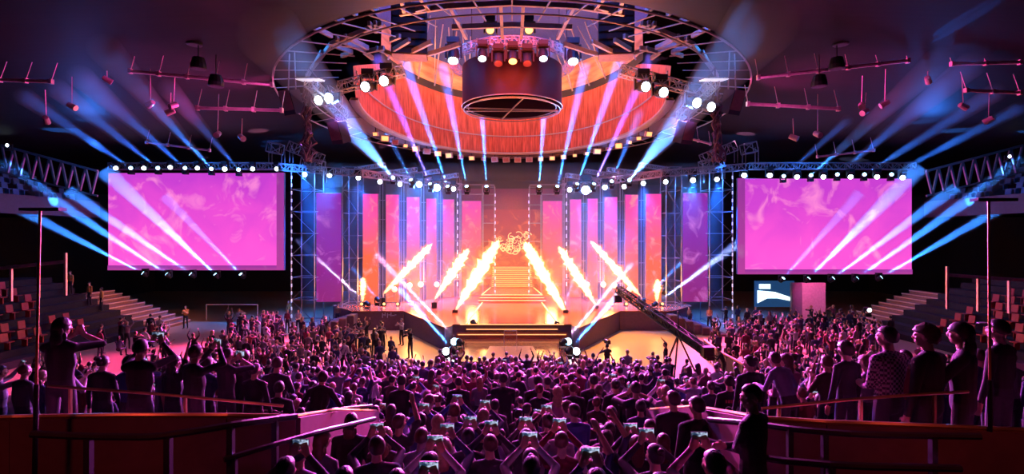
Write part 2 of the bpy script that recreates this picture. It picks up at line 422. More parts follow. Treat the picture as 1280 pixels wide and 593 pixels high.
for i, (a, c_, t0, t1, d, mt) in enumerate(banners):
    for sgn in (-1, 1):
        x0, x1 = X(a, d), X(c_, d)
        if sgn > 0: x0, x1 = -x1, -x0
        side = 'left' if sgn < 0 else 'right'
        lab = f'{nth(i)} tall vertical LED banner from the outside on the {side} half of the stage'
        if i == 0: lab = f'wide purple smoke LED banner at the {side} end of the stage'
        if i == 6: lab = f'tall LED banner beside the {side} portal tower'
        screen(x0, x1, STG if i else Z(378), Z(t0, d), d, 'led_banner', lab, mt, 'tall LED banners', cat='led banner')
# dark masts between the banners
for i in range(len(banners)-1):
    d = (banners[i][4]+banners[i+1][4])/2-.3
    if i == 0: continue
    for sgn in (-1,1):
        px = (banners[i][1]+banners[i+1][0])/2; x = X(px, d)*(-sgn)
        x = -abs(x) if sgn < 0 else abs(x)
        t = thing('banner_mast', f'dark scaffold mast {"left" if sgn<0 else "right"} of centre between the {nth(i)} and {nth(i+1)} LED banners', 'mast', (x,d,STG), 'masts between banners')
        b = MB(); 
        for k in (-.12,.12): b.bar((k,.2,0),(k,.2,Z(222,d)-STG),.045)
        b.build('upright', M_SCAF, t)
        for z in (1.6,3.4,5.2,7.0,8.6):
            b = MB(); b.bar((-.3,.2,z),(.3,.2,z),.045); b.build('cross_tube', M_SCAF, t)
        b = MB(); b.bb(-.28,.28,.5,.6,0,Z(222,d)-STG); b.build('black_cloth', M_WALLBK, t)
# ------------------------------------------------------------------ scaffold towers
def tower(px0, px1, py0, d, depth, label, base=STG, bays=6, strip=None, shift=0, diag=True):
    x0, x1 = X(px0,d), X(px1,d); z1 = Z(py0,d); o = ((x0+x1)/2, d, base)
    t = thing('scaffold_tower', label, 'scaffold tower', o, 'scaffold towers')
    for y in (d, d+depth):
        for x in (x0, x1):
            b = MB(); b.tube([(x,y,base),(x,y,z1)], .045, 6); b.build('standard', M_SCAF, t, o)
    n = bays
    for i in range(n+1):
        z = base+.15+(z1-base-.2)*i/n
        b = MB()
        for y in (d, d+depth): b.bar((x0,y,z),(x1,y,z),.05)
        for x in (x0,x1): b.bar((x,d,z),(x,d+depth,z),.05)
        b.build('ledger', M_SCAF, t, o)
        if i < n and diag:
            z2 = base+.15+(z1-base-.2)*(i+1)/n; b = MB()
            a, c_ = (x0,x1) if i%2 else (x1,x0)
            b.bar((a,d,z),(c_,d,z2),.04); b.build('diagonal_brace', M_SCAF, t, o)
    if strip is not None:
        for k in range(int((z1-base-.6)/.62)):
            b = MB(); z = base+.5+k*.62+shift; b.bb(strip-.035,strip+.035,d-.12,d-.05,z,z+.26); b.build('light_strip', M_STRIP_W, t, o)
    return t
for sgn, side in ((-1,'left'),(1,'right')):
    def q(a, c_): return (a, c_) if sgn < 0 else (1280-c_, 1280-a)
    a, c_ = q(364,393); tower(a, c_, 208, 41.2, 2.0, f'wide dark scaffold tower between the {side} video screen and the stage', base=0, bays=7, strip=X(365 if sgn<0 else 915,41.2))
    a, c_ = q(428,447); tower(a, c_, 208, 41.0, 1.6, f'tall scaffold tower at the {side} end of the stage canopy truss', bays=6)
    a, c_ = q(603,618); tower(a, c_, 232, 46.0, 1.3, f'slim scaffold tower on the {side} side of the centre portal', bays=6, strip=X(619 if sgn<0 else 661,46.0), diag=False)
    b = MB()
    a, c_ = q(576,618); x0, x1 = X(a,46), X(c_,46)
    t = thing('portal_header_frame', f'pink lit scaffold header over the {side} inner banner', 'scaffold frame', ((x0+x1)/2,46,Z(243,46)), 'header frames')
    for py in (231,243):
        b = MB(); b.bar((x0,46,Z(py,46)),(x1,46,Z(py,46)),.07); b.build('header_tube', M_SCAF, t, ((x0+x1)/2,46,Z(243,46)))
    b = MB(); b.bar((x0 if sgn<0 else x1,46,STG),(x0 if sgn<0 else x1,46,Z(225,46)),.07); b.build('post', M_SCAF, t, ((x0+x1)/2,46,Z(243,46)))
    for k in range(12):
        b = MB(); xx = X(572 if sgn<0 else 708,46); z = 2.6+k*.72; b.bb(xx-.035,xx+.035,45.8,45.9,z,z+.35); b.build('light_strip', M_STRIP_W, t, ((x0+x1)/2,46,Z(243,46)))
# ------------------------------------------------------------------ canopy trusses above the stage
def truss_obj(p, q, w, label, group='roof trusses', name='lattice_truss', bay=None, r=.035):
    mid = (Vector(p)+Vector(q))/2
    t = thing(name, label, 'truss', mid, group)
    n = max(1, round((Vector(q)-Vector(p)).length/3.0)); P_, Q_ = Vector(p), Vector(q)
    for i in range(n):
        b = MB(); b.truss(P_.lerp(Q_,i/n), P_.lerp(Q_,(i+1)/n), w, bay or w, r); b.build('truss_bay', M_TRUSS, t, mid)
    return t
for sgn, side in ((-1,'left'),(1,'right')):
    m = (lambda p: p) if sgn < 0 else (lambda p: (1280-p[0],)+tuple(p[1:]))
    truss_obj(W(*m((138,208,41.5))), W(*m((345,208,41.5))), .5, f'long horizontal truss above the {side} video screen')
    truss_obj(W(*m((350,209,40.5))), W(*m((452,217,40.5))), .5, f'truss over the scaffold towers on the {side} of the stage')
    truss_obj(W(*m((452,217,40.5))), W(*m((576,234,44.5))), .5, f'sloping canopy truss above the {side} LED banners')
    for k,(a,c_) in enumerate((((470,218,43),(520,212,41)),((500,222,43.5),(548,214,41.5)),((530,226,44),(572,219,42)),((445,212,43),(480,206,41)))):
        truss_obj(W(*m(a)), W(*m(c_)), .3, f'{nth(k)} short slanted lamp truss reaching forward above the {side} banners', r=.022)
# top frames above the towers
for sgn, side in ((-1,'left'),(1,'right')):
    m = (lambda p: p) if sgn < 0 else (lambda p: (1280-p[0],)+tuple(p[1:]))
    for k,(a,c_) in enumerate((((336,184,40),(352,187,40)),((362,183,40),(402,199,40)),((378,203,40),(404,208,40)))):
        t = truss_obj(W(*m(a)), W(*m(c_)), .75, f'{nth(k)} purple lit box truss stack over the {side} towers, counted from the outside', bay=.7, r=.04, name='box_truss')
        for e in (a, c_):
            b = MB(); p = W(*m(e)); mid = t.location; b.bar(p, p-Vector((0,0,1.3)), .04); b.bar(p+Vector((.25,0,0)), p+Vector((.25,0,-1.3)), .03); b.build('leg_tube', M_TRUSS, t, mid)
    # truss over the upper tier
    p, q_ = W(*m((2,182,37))), W(*m((122,214,37)))
    t = thing('tier_roof_truss', f'triangulated blue lit steel truss above the {side} upper tier', 'truss', (p+q_)/2, 'upper tier trusses')
    mid = (p+q_)/2
    b = MB(); b.bar(p, q_, .16); b.build('top_chord', M_TRUSS, t, mid)
    dz = Vector((0,0,-2.4)); b = MB(); b.bar(p+dz*.8, q_+dz*.75, .12); b.build('bottom_chord', M_TRUSS, t, mid)
    for i in range(8):
        b = MB(); e0 = p.lerp(q_, i/8); e1 = p.lerp(q_, (i+.5)/8)+dz*.78; e2 = p.lerp(q_,(i+1)/8)
        b.bar(e0, e1, .12); b.bar(e1, e2, .12); b.build('web_brace', M_TRUSS, t, mid)
# ================================================================== stage
CF = 32.6; cw = X(566, CF)
def poly_prism(pts, z0, z1):
    b = MB(); n = len(pts)
    b.add([(x,y,z0) for x,y in pts]+[(x,y,z1) for x,y in pts], [tuple(range(n-1,-1,-1)), tuple(range(n,2*n))]+[(i,(i+1)%n,n+(i+1)%n,n+i) for i in range(n)])
    return b
stage = thing('main_stage', 'wide angled concert stage with glossy deck and dark skirt', 'stage', (0,45,0))
so = (0,45,0)
xe = X(408,40)
out = [(xe,41.5),(X(440,38.4),38.4),(X(505,38.4),38.4),(X(555,31.0),31.0+.4),(cw,32.0),(cw,CF),(-cw,CF),(-cw,32.0),(-X(555,31.0),31.4),(-X(505,38.4),38.4),(-X(440,38.4),38.4),(-xe,41.5),(-xe,62),(xe,62)]
b = poly_prism(out, 0, STG-.06); b.build('skirt', M_STAGEFRONT, stage, so)
ex = [(x*(1.003), y-.05 if y < 60 else y) for x, y in out]
b = poly_prism(ex, STG-.06, STG); b.build('deck', M_STAGE, stage, so)
# glowing edge lines on the runway
def strip(p, q_, w=.07, h=.03, nm='edge_light', mat=M_STRIP_O, par=stage, o=so):
    b = MB(); b.bar(p, q_, w, h); return b.build(nm, mat, par, o)
P1 = [WZ(583,405,STG+.015), WZ(603,378,STG+.015)]
for s_ in (-1,1):
    f = (lambda v: Vector((-v.x, v.y, v.z))) if s_ > 0 else (lambda v: v)
    strip(f(P1[0]), f(P1[1]), .10)
strip((-3.3,CF-.06,STG-.02),(3.3,CF-.06,STG-.02), .05,.05)
strip((-2.9,CF-.08,STG-.32),(2.9,CF-.08,STG-.32), .05,.05); strip((-3.4,CF-.4,.86),(3.4,CF-.4,.86), .05,.05)
# front steps, low apron platform
b = MB(); b.bb(-3.5,3.5,CF-.4,CF,.0,.95); b.build('front_step', M_STAGE, stage, so)
b = MB(); b.bb(-2.95,2.95,26.2,CF-.4,0,.62); b.build('apron_platform', principled('apron_gloss', (.22,.08,.05), .15), stage, so)
b = MB(); b.add([WZ(603,452,.63), WZ(677,452,.63), WZ(666,433,.63), WZ(612,433,.63)], [(0,1,2,3)]); b.build('floor_graphic', principled('tan_graphic', (.55,.34,.2), .35), stage, so)
# mid steps and upper deck
L2 = 2.05; d0 = 43.3
for k in range(3):
    w_ = 2.85-.1*k; z1 = STG+(L2-STG)*(k+1)/3
    b = MB(); b.bb(-w_, w_, d0+.35*k, 54, STG, z1); b.build('wide_step', M_STAGE, stage, so)
    strip((-w_, d0+.35*k-.02, z1-.03), (w_, d0+.35*k-.02, z1-.03), .04, .06)
for s_ in (-1,1):
    strip((s_*2.55,44.2,L2+.02),(s_*2.1,50,L2+.02), .09)
# staircase
stair = thing('stage_staircase', 'golden lit staircase climbing to the centre portal', 'staircase', (0,50,L2))
for k in range(11):
    b = MB(); z0 = L2+k*.17; b.bb(-2.05,2.05,50+k*.27,53.4,z0,z0+.165); b.build('step', principled('stair_brown', (.35,.14,.06), .3), stair, (0,50,L2))
    b = MB(); b.bar((-2.0,49.985+k*.27,z0+.14),(2.0,49.985+k*.27,z0+.14),.035,.05); b.build('step_light', M_STRIP_O, stair, (0,50,L2))
for s_ in (-1,1):
    b = MB(); b.bar((s_*2.12,49.9,L2+.1),(s_*2.12,53.2,L2+2.0),.12,.3); b.build('stringer', principled('stair_brown', (.35,.14,.06)), stair, (0,50,L2))
# portal backdrop
pb = thing('portal_backdrop', 'dark red wall panel framing the centre portal behind the staircase', 'backdrop', (0,55,STG))
b = MB(); b.bb(X(600,55),X(680,55),55,55.3,STG,Z(262,55)); b.build('lower_panel', led_mat('portal_dark_orange', (.30,.015,.08), (.75,.10,.03), (.9,.25,.1), .4, .8, .1), pb, (0,55,STG))
b = MB(); b.bb(X(570,56),X(710,56),56,56.3,Z(262,56),Z(236,56)); b.build('upper_panel', principled('portal_header', (.22,.015,.14), .6), pb, (0,55,STG))
# swirling ornament
orn = thing('hanging_swirl_ornament', 'glowing cream swirling ornament above the staircase', 'ornament', (0,54.6,Z(316,54.6)))  # swirls set free just before the backdrop, with no hanger
rr = random.Random(5)
for s_ in (-1,1):
    for k in range(15):
        x, z = X(641+s_*rr.uniform(1,18),54.6), Z(rr.uniform(292,314),54.6); a = rr.uniform(0,6); pts = []
        R0 = rr.uniform(.2,.5); tn = rr.choice((-1,1))
        for i in range(14):
            rad = R0*(1-i/16); pts.append((x+rad*cos(a+tn*i*.5), 54.6+.02*i, z+rad*sin(a+tn*i*.5)))
        b = MB(); b.tube(pts, .05, 5, r1=.02); b.build('swirl', principled('ornament_glow', (.8,.6,.4), .4, emit=(1.,.55,.22), es=1.1), orn, (0,54.6,Z(316,54.6)))
# see-through lectern frame before the stage
lec = thing('frame_gate', 'thin white tube frame standing on the low platform before the stage', 'frame', W(638,440,28.5))
lo = lec.location.copy(); lo.z = .62; lec.location = lo
for p, q_ in ((( -.35,0,0),(-.35,0,1.15)),((.35,0,0),(.35,0,1.15)),((-.35,0,1.15),(.35,0,1.15)),((-.35,0,.95),(.35,0,.95))):
    b = MB(); b.bar(p, q_, .035); b.build('tube', principled('pale_tube', (.8,.7,.6), .4), lec)
# side steps
for sgn, side in ((-1,'left'),(1,'right')):
    t = thing('stage_steps', f'wide flight of steps going down from the {side} end of the stage', 'steps', (sgn*abs(xe),40,0))
    for k in range(7):
        b = MB(); x0 = abs(X(445,38.6))-.2+k*.5; z = STG-(k+1)*.18
        a, c_ = sorted((sgn*x0, sgn*(x0+.5))); b.bb(a, c_, 37.4-.25*k, 41.4, 0, z); b.build('step', M_STAGEFRONT, t, (sgn*abs(xe),40,0))
        b = MB(); b.bb(a, c_, 37.36-.25*k, 37.44-.25*k, z-.05, z+.01); b.build('nosing', M_CATW, t, (sgn*abs(xe),40,0))
# low platforms flanking the centre block, dark wedge fronts with blue logo glow
for sgn, side in ((-1,'left'),(1,'right')):
    for k,(px,py) in enumerate(((480,376),(497,378),(515,377),(452,376))):
        x = X(px,41)*(1 if sgn<0 else -1); o = (x,41.2,STG)
        t = thing('floor_wash_light', f'{nth(k)} small lamp on the deck in front of the {side} banners', 'stage lamp', o, 'deck lamps')
        b = MB(); b.bb(x-.16,x+.16,41.05,41.35,STG,STG+.3); b.build('body', M_BLACK, t, o)
        b = MB(); b.lathe([(.1,0),(.11,.04)], (x,41.04,STG+.18), (0,-1,0), 10); b.build('lens', M_LENS_O, t, o)
# globe lamps on stands on stage
for sgn, side in ((-1,'left'),(1,'right')):
    for k,(px,py) in enumerate(((493,362),(512,357),(526,356),(546,356))):
        d = 43.+k*.6; x = X(px,d)*(1 if sgn<0 else -1); z = Z(py,d); o = (x,d,STG)
        t = thing('globe_lamp', f'{nth(k)} pale globe lamp on a stand on the {side} half of the deck', 'lamp', o, 'globe lamps on the deck')
        b = MB(); b.tube([(x,d,STG+.02),(x,d,z-.2)], .03, 6); b.lathe([(.2,0),(.2,.04),(.03,.06)], (x,d,STG)); b.build('stand', M_BLACK, t, o)
        b = MB(); b.ell((x,d,z), (.24,.24,.24)); b.build('globe', principled('globe_glow', (.9,.6,.4), .4, emit=(1.,.5,.2), es=1.2), t, o, smooth=True)

# ================================================================== moving heads, lamps and light shafts
def make_head():
    t = thing('moving_head_spotlight', 'x', 'stage light')
    b = MB(); b.box((0,0,.08),(.36,.36,.16)); b.box((0,0,.18),(.3,.3,.05)); b.build('base', M_BLACK, t)
    b = MB(); b.box((-.22,0,.38),(.05,.14,.42)); b.box((.22,0,.38),(.05,.14,.42)); b.box((0,0,.2),(.46,.16,.05)); b.build('yoke', M_BLACK, t)
    h = MB(); h.lathe([(.10,-.22),(.15,-.18),(.17,.0),(.17,.2),(.15,.22)], (0,0,.48), (0,-1,0), 14); hd = h.build('head', M_BLACK, t, smooth=False)
    l = MB(); l.lathe([(.145,.222),(.13,.235),(.001,.245)], (0,0,.48), (0,-1,0), 14); l.build('lens', M_LENS_B, hd)
    return t
HEAD = make_head(); used = [False]
def head(loc, direction, label, group, lens=M_LENS_B, scale=1., hang=False):
    """a fixture whose pivot sits at loc, aimed along direction"""
    if not used[0]: t = HEAD; used[0] = True
    else: t = copy_tree(HEAD)
    t['label'] = label; t['group'] = group
    t.scale = (scale,)*3
    up = -1 if hang else 1
    t.location = Vector(loc)-Vector((0,0,.48*scale*up))
    if hang: t.rotation_euler = (pi,0,0)
    d = Vector(direction).normalized()
    if hang: d = Vector((d.x,-d.y,-d.z))
    for ch in t.children:
        if ch.name.startswith('head'):
            q_ = Vector((0,-1,0)).rotation_difference(d)
            piv = Vector((0,0,.48)); R = q_.to_matrix().to_4x4()
            ch.matrix_local = Matrix.Translation(piv) @ R @ Matrix.Translation(-piv)
            for l in ch.children:
                l.data = LENS[lens.name]
    return t
LENS = {}
lens_ob = [c for c in [c for c in HEAD.children if c.name.startswith('head')][0].children][0]
for mt in (M_LENS_B, M_LENS_W, M_LENS_O, M_LENS_D):
    me = lens_ob.data.copy(); me.materials[0] = mt; LENS[mt.name] = me

def shaft(src, dst, half_deg, col, power, label, group, dens=.06, r0=.1, fixture=True, flabel=None, hang=False, fscale=1., lens=M_LENS_B, volname='haze_in_light'):
    src = Vector(src); dst = Vector(dst); L = (dst-src).length; ax = (dst-src)/L
    tn = math.tan(radians(half_deg)); back = r0/tn
    b = MB(); b.lathe([(r0*.95,.12),(r0+tn*L*.33,L*.33),(r0+tn*L*.66,L*.66),(r0+tn*L,L)], (0,0,0), ax, 20)
    o = b.build('light_shaft', volmat(volname+f'_{dens:.3f}', (1,1,1), dens), None); o.location = src; tag(o, label, 'light beam', group)
    o['kind'] = 'thing'
    s_ = light('SPOT', 'shaft_lamp', src+ax*.06, power, col, dst, spot_size=radians(half_deg*2)*1.02, spot_blend=.5, shadow_soft_size=.04)
    if fixture: head(src-ax*.30*fscale, ax, flabel or label.replace('light shaft','lamp casting the shaft'), group+' fixtures', lens, fscale, hang)
    return o
BLUE = (.02,.17,1.); CYAN = (.035,.24,1.); PALE = (.38,.5,1.); PINK = (1.,.25,.75)
# rows over and under the side screens
topL = [(163,210, 30,120),(197,210, 70,110),(231,210, 100,95),(264,211, 130,60),(298,212, 210,110)]
botL = [(177,341, 25,262),(207,342, 0,205),(237,342, 85,238),(268,342, 130,212),(300,342, 205,245)]
PW = 90000
for sgn, side in ((-1,'left'),(1,'right')):
    mx_ = (lambda x: x) if sgn < 0 else (lambda x: 1280-x)
    dy = 0 if sgn < 0 else 8
    for k,(a,b_,c_,e) in enumerate(topL):
        s_ = W(mx_(a)-(0 if sgn<0 else 2), b_+dy, 41); q_ = WZ(c_, e, 13.5)
        if sgn > 0: q_ = WZ({30:1275,70:1245,100:1215,130:1175,210:1060}[c_], [135,115,80,75,150][k], 13.5)
        shaft(s_, q_, 1.0, BLUE if k != 3 else (.03,.22,1.), PW*(5.0 if k==3 else 3.2) if k != 4 else PW*1.4, f'{nth(k)} blue light shaft rising above the {side} video screen', f'shafts above the {side} screen', dens=.05)
    for k,(a,b_,c_,e) in enumerate(botL):
        s_ = W(mx_(a), b_+(0 if sgn<0 else 5), 40.6); q_ = W(mx_(c_), e+(0 if sgn<0 else -4), 36.5)
        shaft(s_, q_, 2.8 if k != 3 else 3.6, CYAN, PW*(5.0 if k in (1,2,3) else 3.6 if k == 0 else 1.8), f'{nth(k)} blue light shaft fanning across the {side} video screen', f'shafts across the {side} screen', hang=True, dens=.075)
    # lamp discs above the screens and banners
disc = [(145,210,4,'W'),(180,210,4,'W'),(213,209,4,'W'),(247,210,4,'W'),(281,211,4.5,'W'),(316,211,4,'W'),(346,211,4,'W'),(381,218,4.5,'W'),(412,219,4.5,'W'),
        (448,222,4.5,'W'),(475,227,4.5,'W'),(500,230,4.5,'W'),(524,230,6,'W'),(546,234,7,'W'),(567,236,4.5,'W'),
        (712,237,4.5,'W'),(732,237,8.5,'W'),(756,234,5,'W'),(780,233,4.5,'W'),(804,229,4.5,'W'),(832,227,4.5,'W'),(866,225,5,'W'),(896,224,4.5,'W'),(930,219,5,'W'),
        (962,219,5,'W'),(996,221,4.5,'W'),(1029,221,4.5,'W'),(1063,221,4.5,'W'),(1096,221,4.5,'W'),(1128,222,4.5,'W')]
for i,(px,py,r,_) in enumerate(disc):
    d = 40.6 if (px < 460 or px > 820) else 42
    p = W(px,py,d); to = Vector((p.x*.25, 6, 4))-p
    over = 'left screen' if px < 350 else 'left towers' if px < 430 else 'left banners' if px < 600 else 'right banners' if px < 840 else 'right towers' if px < 910 else 'right screen'
    same = [q for q in disc if ('left screen' if q[0] < 350 else 'left towers' if q[0] < 430 else 'left banners' if q[0] < 600 else 'right banners' if q[0] < 840 else 'right towers' if q[0] < 910 else 'right screen')==over]
    head(p, to, f'{nth(same.index(disc[i]))} bright white lamp from the left above the {over}', 'row of bright lamps facing the hall', M_LENS_W, r*d/F/.145*.62, hang=True)
# blue wash falling from the canopy lamps into the haze
for (px,py,dx,pw) in ((381,220,-.1,1),(412,220,-.3,1.3),(448,223,0,.7),(524,231,-.2,1.2),(546,234,.1,1.6),(500,230,.2,.6),(732,238,0,2.4),(756,235,.3,1.2),(804,230,.2,.8),(866,226,-.1,1.6),(896,226,.3,1.4),(281,212,-.2,.7)):
    p = W(px,py,41.4)
    light('SPOT','canopy_wash', p, 17000*pw, (.015,.15,1.), p+Vector((dx*4,1.0,-6)), spot_size=radians(66), spot_blend=1., shadow_soft_size=.2)
# big shafts going up from the canopy to the drum
ups = [(491,222,425,130,335,40,1.6,'pale'),(513,224,488,165,440,80,.35,'blue'),(537,229,487,120,470,70,1.0,'mag'),(559,232,520,110,505,75,1.5,'blue'),(583,232,562,115,553,80,1.3,'blue'),(608,232,601,90,597,55,1.6,'blue'),
       (674,232,682,90,686,55,1.6,'blue'),(697,232,722,115,732,80,1.3,'blue'),(722,229,760,110,775,75,1.4,'blue'),(743,229,795,120,815,70,1.0,'mag'),(765,226,785,180,800,140,.35,'blue'),(787,225,862,130,955,25,1.8,'pale')]
for i,(a,b_,c_,e,g,h,pw,kd) in enumerate(ups):
    s_ = W(a,b_,40); 
    far = kd == 'pale'
    q_ = WZ(g,h,14.0) if far else W(g,h,33)
    side = 'left' if a < 640 else 'right'; idx = [u for u in ups if (u[0]<640)==(a<640)].index(ups[i])
    shaft(s_, q_, 2.3 if not far else 2.6, {'pale':(.09,.32,1.),'blue':(.02,.20,1.),'mag':(.20,.12,1.)}[kd], PW*(3.6 if far else 4)*pw, f'{nth(idx)} light shaft from the left rising on the {side} of the canopy', f'{side} shafts toward the drum')
# shafts from the floor lights beside the centre platform and the deck
low = [(563,434,500,362,28.4,BLUE,8,2.3),(571,424,470,318,29.6,(1.,.35,.6),5.0,1.6),(590,400,560,340,33,(1.,.35,.7),1.5,1.6),(456,377,372,300,40,(.9,.6,1.),3.5,1.6),(470,372,440,335,40,CYAN,.5,2.),
       (715,434,780,360,28.4,BLUE,8,2.3),(708,424,790,330,29.6,(1.,.4,.8),4.5,1.6),(697,402,725,330,33,(1.,.35,.7),1.5,1.6),(822,378,935,296,40,PALE,2.6,2.4),(806,374,860,320,40,CYAN,1.2,2.)]
for i,(a,b_,c_,e,d,cl,pw,hf) in enumerate(low):
    side = 'left' if a < 640 else 'right'; idx = i%5
    nm = ['blue light shaft from the topmost floor light','pink light shaft crossing the deck','thin pink light shaft by the runway','pale light shaft from the deck corner','short cyan light shaft from the deck'][idx]
    shaft(W(a,b_,d), W(c_,e,d+3), hf, cl, PW*1.5*pw, f'{nm} on the {side}', f'{side} low shafts', fixture=True)
# stacks of floor lights at the sides of the apron
for sgn, side in ((-1,'left'),(1,'right')):
    for k,(px,py,d) in enumerate(((566,452,29.2),(560,440,29.9),(570,428,31))):
        p = W(px if sgn<0 else 1280-px+(-2), py, d)
        head(p, Vector((sgn*.25,-1,.3)), f'{["lowest","middle","upper"][k]} moving head light in the stack at the {side} of the low platform', 'stacked floor lights', M_LENS_W if k<2 else M_LENS_B, 1.5)
        t = thing('equipment_stand', f'black riser under the {["lowest","middle","upper"][k]} floor light {side} of the low platform', 'riser', (p.x,p.y,0), 'light risers')
        b = MB(); h = max(.1, p.z-.48*1.5); b.bb(-.32,.32,-.3,.3,0,h); b.build('box', M_DARK, t); b = MB()
        for z in (.06,h-.04): b.bb(-.34,.34,-.32,.32,z-.02,z+.02)
        b.build('trim_band', M_BLACK, t)
# lamps on the round truss and the walkway clusters
for i,(px,py,s_,ln,dz) in enumerate(((567,69,1.9,'W',0),(603,68,1.5,'W',0),(623,74,1.6,'D',0),(641,71,1.6,'O',0),(659,74,1.6,'D',0),(679,68,1.5,'W',0),(716,70,1.9,'W',0),(613,38,1.3,'O',0),(661,38,1.3,'O',0))):
    p = W(px,py,28.3 if i < 7 else 24.5); ln_ = {'W':M_LENS_W,'D':M_LENS_D,'O':M_LENS_O}[ln]
    head(p, Vector((0,-.5,-1)) if i < 7 else Vector((0,-1,-.3)), f'{nth(i)} lamp from the left under the round truss' if i < 7 else f'small amber lamp on the catwalk {"left" if i==7 else "right"} of centre', 'lamps of the round truss', ln_, s_, hang=True)
for i,(px,py,s_) in enumerate(((403,125,1.5),(416,122,1.6),(461,108,1.6),(484,101,1.6))):
    for sgn, side in ((-1,'left'),(1,'right')):
        q_ = [(884,133),(866,128),(825,115),(803,108)][i] if sgn > 0 else (px,py)
        p = W(q_[0], q_[1], 24.5)
        head(p, Vector((-.25*sgn*-1,-1,-.35)), f'{nth(i)} white lamp from outside, {side} walkway cluster', f'{side} walkway cluster lamps', M_LENS_W, s_, hang=True)
for sgn, side in ((-1,'left'),(1,'right')):
    m = (lambda p: p) if sgn < 0 else (lambda p: (1280-p[0],)+tuple(p[1:]))
    truss_obj(W(*m((392,118,24.5))), W(*m((505,88,24.5))), .45, f'cluttered lamp truss at the {side} side of the drum', bay=.4, r=.025)
    truss_obj(W(*m((386,102,23))), W(*m((430,145,27))), .4, f'outer lamp truss at the {side} tip of the walkway', bay=.4, r=.025)
    p = W(*m((388,100,23)))
    t = thing('reflector_panel', f'bright white tilted panel at the {side} tip of the walkway', 'panel', p, 'walkway tip panels')
    b = MB(); b.box((0,0,0),(1.0,.8,.05),rx=.18); b.build('face', principled('white_panel', (.8,.8,.8), .5, emit=(.9,.9,1.), es=.9), t)  # lit look put into the face as emission; the panel is no lamp
    b = MB(); b.box((0,.0,.05),(1.06,.86,.04),rx=.18); b.build('rim', M_BLACK, t)
    # hanging cable bundles
    t = thing('hanging_cable', f'tangled purple lit cable bundle hanging outside the {side} tip of the walkway', 'cables', W(*m((384,150,25))), 'hanging cable bundles')
    for k in range(9):
        rr = random.Random(k+100*sgn); pts = []
        for i in range(9):
            py = 110+i*11.5; pts.append(W(*m((384+3*sin(i*1.3+k)+rr.uniform(-5,5)+(i>5)*rr.uniform(-8,8), py, 25+rr.uniform(-.3,.3)))))
        b = MB(); b.tube(pts, .05, 5); b.build('cable', M_CABLE, t, W(*m((384,150,25))))
    # small hung speakers
    for k,(px,py,s_) in enumerate(((424,166,1.),(365,128,1.1))):
        p = W(*m((px,py,27)))
        t = thing('hung_loudspeaker', f'{["orange lit","dark"][k]} loudspeaker hanging {["inside","outside"][k]} the {side} cable bundle', 'speaker', p, 'hung loudspeakers', rz=sgn*.5)
        b = MB(); b.box((0,0,0),(.8*s_,.6*s_,1.1*s_),rx=.35); b.build('cabinet', M_SPK, t); b = MB(); b.box((0,-.33*s_,.02),(.7*s_,.03,.95*s_),rx=.35); b.build('grille', principled('grille_warm', (.22,.10,.08), .6), t)
        b = MB(); b.bar((-.3,0,.5),(-.2,0,2.6),.05); b.bar((.3,0,.5),(.2,0,2.6),.05); b.build('hanger', M_CATW, t)
# lamps fixed along the drum's lower rim
NR = 26
for j in range(NR):
    a = pi*(.06+.88*j/(NR-1))
    p = Vector(((DRX+.5)*cos(a), DC+(DRY+.7)*sin(a), DZ-.42)); rr = random.Random(j)
    side = 'right' if cos(a) > 0 else 'left'
    t = thing('rim_floodlight', f'{nth(min(j,NR-1-j))} small square floodlight from the {side} end along the far rim of the drum', 'floodlight', p, 'floodlights on the drum rim', rz=rr.uniform(-.5,.5))
    s_ = rr.choice((.7,1,1.2))
    b = MB(); b.box((0,0,0),(.5*s_,.2,.38*s_),rx=.3); b.build('housing', M_CATW, t)
    b = MB(); b.box((0,-.115,-.03),(.38*s_,.02,.27*s_),rx=.3); b.build('lamp_face', principled('flood_on', (.8,.5,.2), .4, emit=(1.,.5,.16), es=1.6) if rr.random() < .5 else principled('flood_off', (.3,.12,.1), .4), t)
    b = MB(); b.bar((0,0,.15),(0,0,.5),.05); b.build('bracket', M_BLACK, t)

for (px,py,pw) in ((732,238,1.),(546,235,.5),(524,231,.35),(412,220,.35),(381,219,.25),(866,226,.3),(930,220,.3)):
    light('POINT','lamp_halo', W(px,py+3,41.2), 1800*pw, (.05,.28,1.), shadow_soft_size=.15)  # extra points added beside the big lamps for a halo in the haze

# small pale markings on the stage skirt
for px, py, d, sc in ((485,394,38.3,1.),(553,408,32.0,.8)):
    b = MB(); c_ = W(px,py,d)
    if d > 35:
        c_.y = 38.33
        for k, (dx, w_, h_) in enumerate(((-.42,.05,.34),(-.28,.16,.05),(-.22,.05,.26),(-.05,.05,.34),(.08,.14,.05),(.22,.05,.3),(.38,.2,.05),(.55,.12,.05))): b.box((c_.x+dx, c_.y, c_.z+.05*((k%3)-1)), (w_,.03,h_))
        b.build('skirt_logo', principled('pale_print', (.5,.6,.8), .5), stage, so)
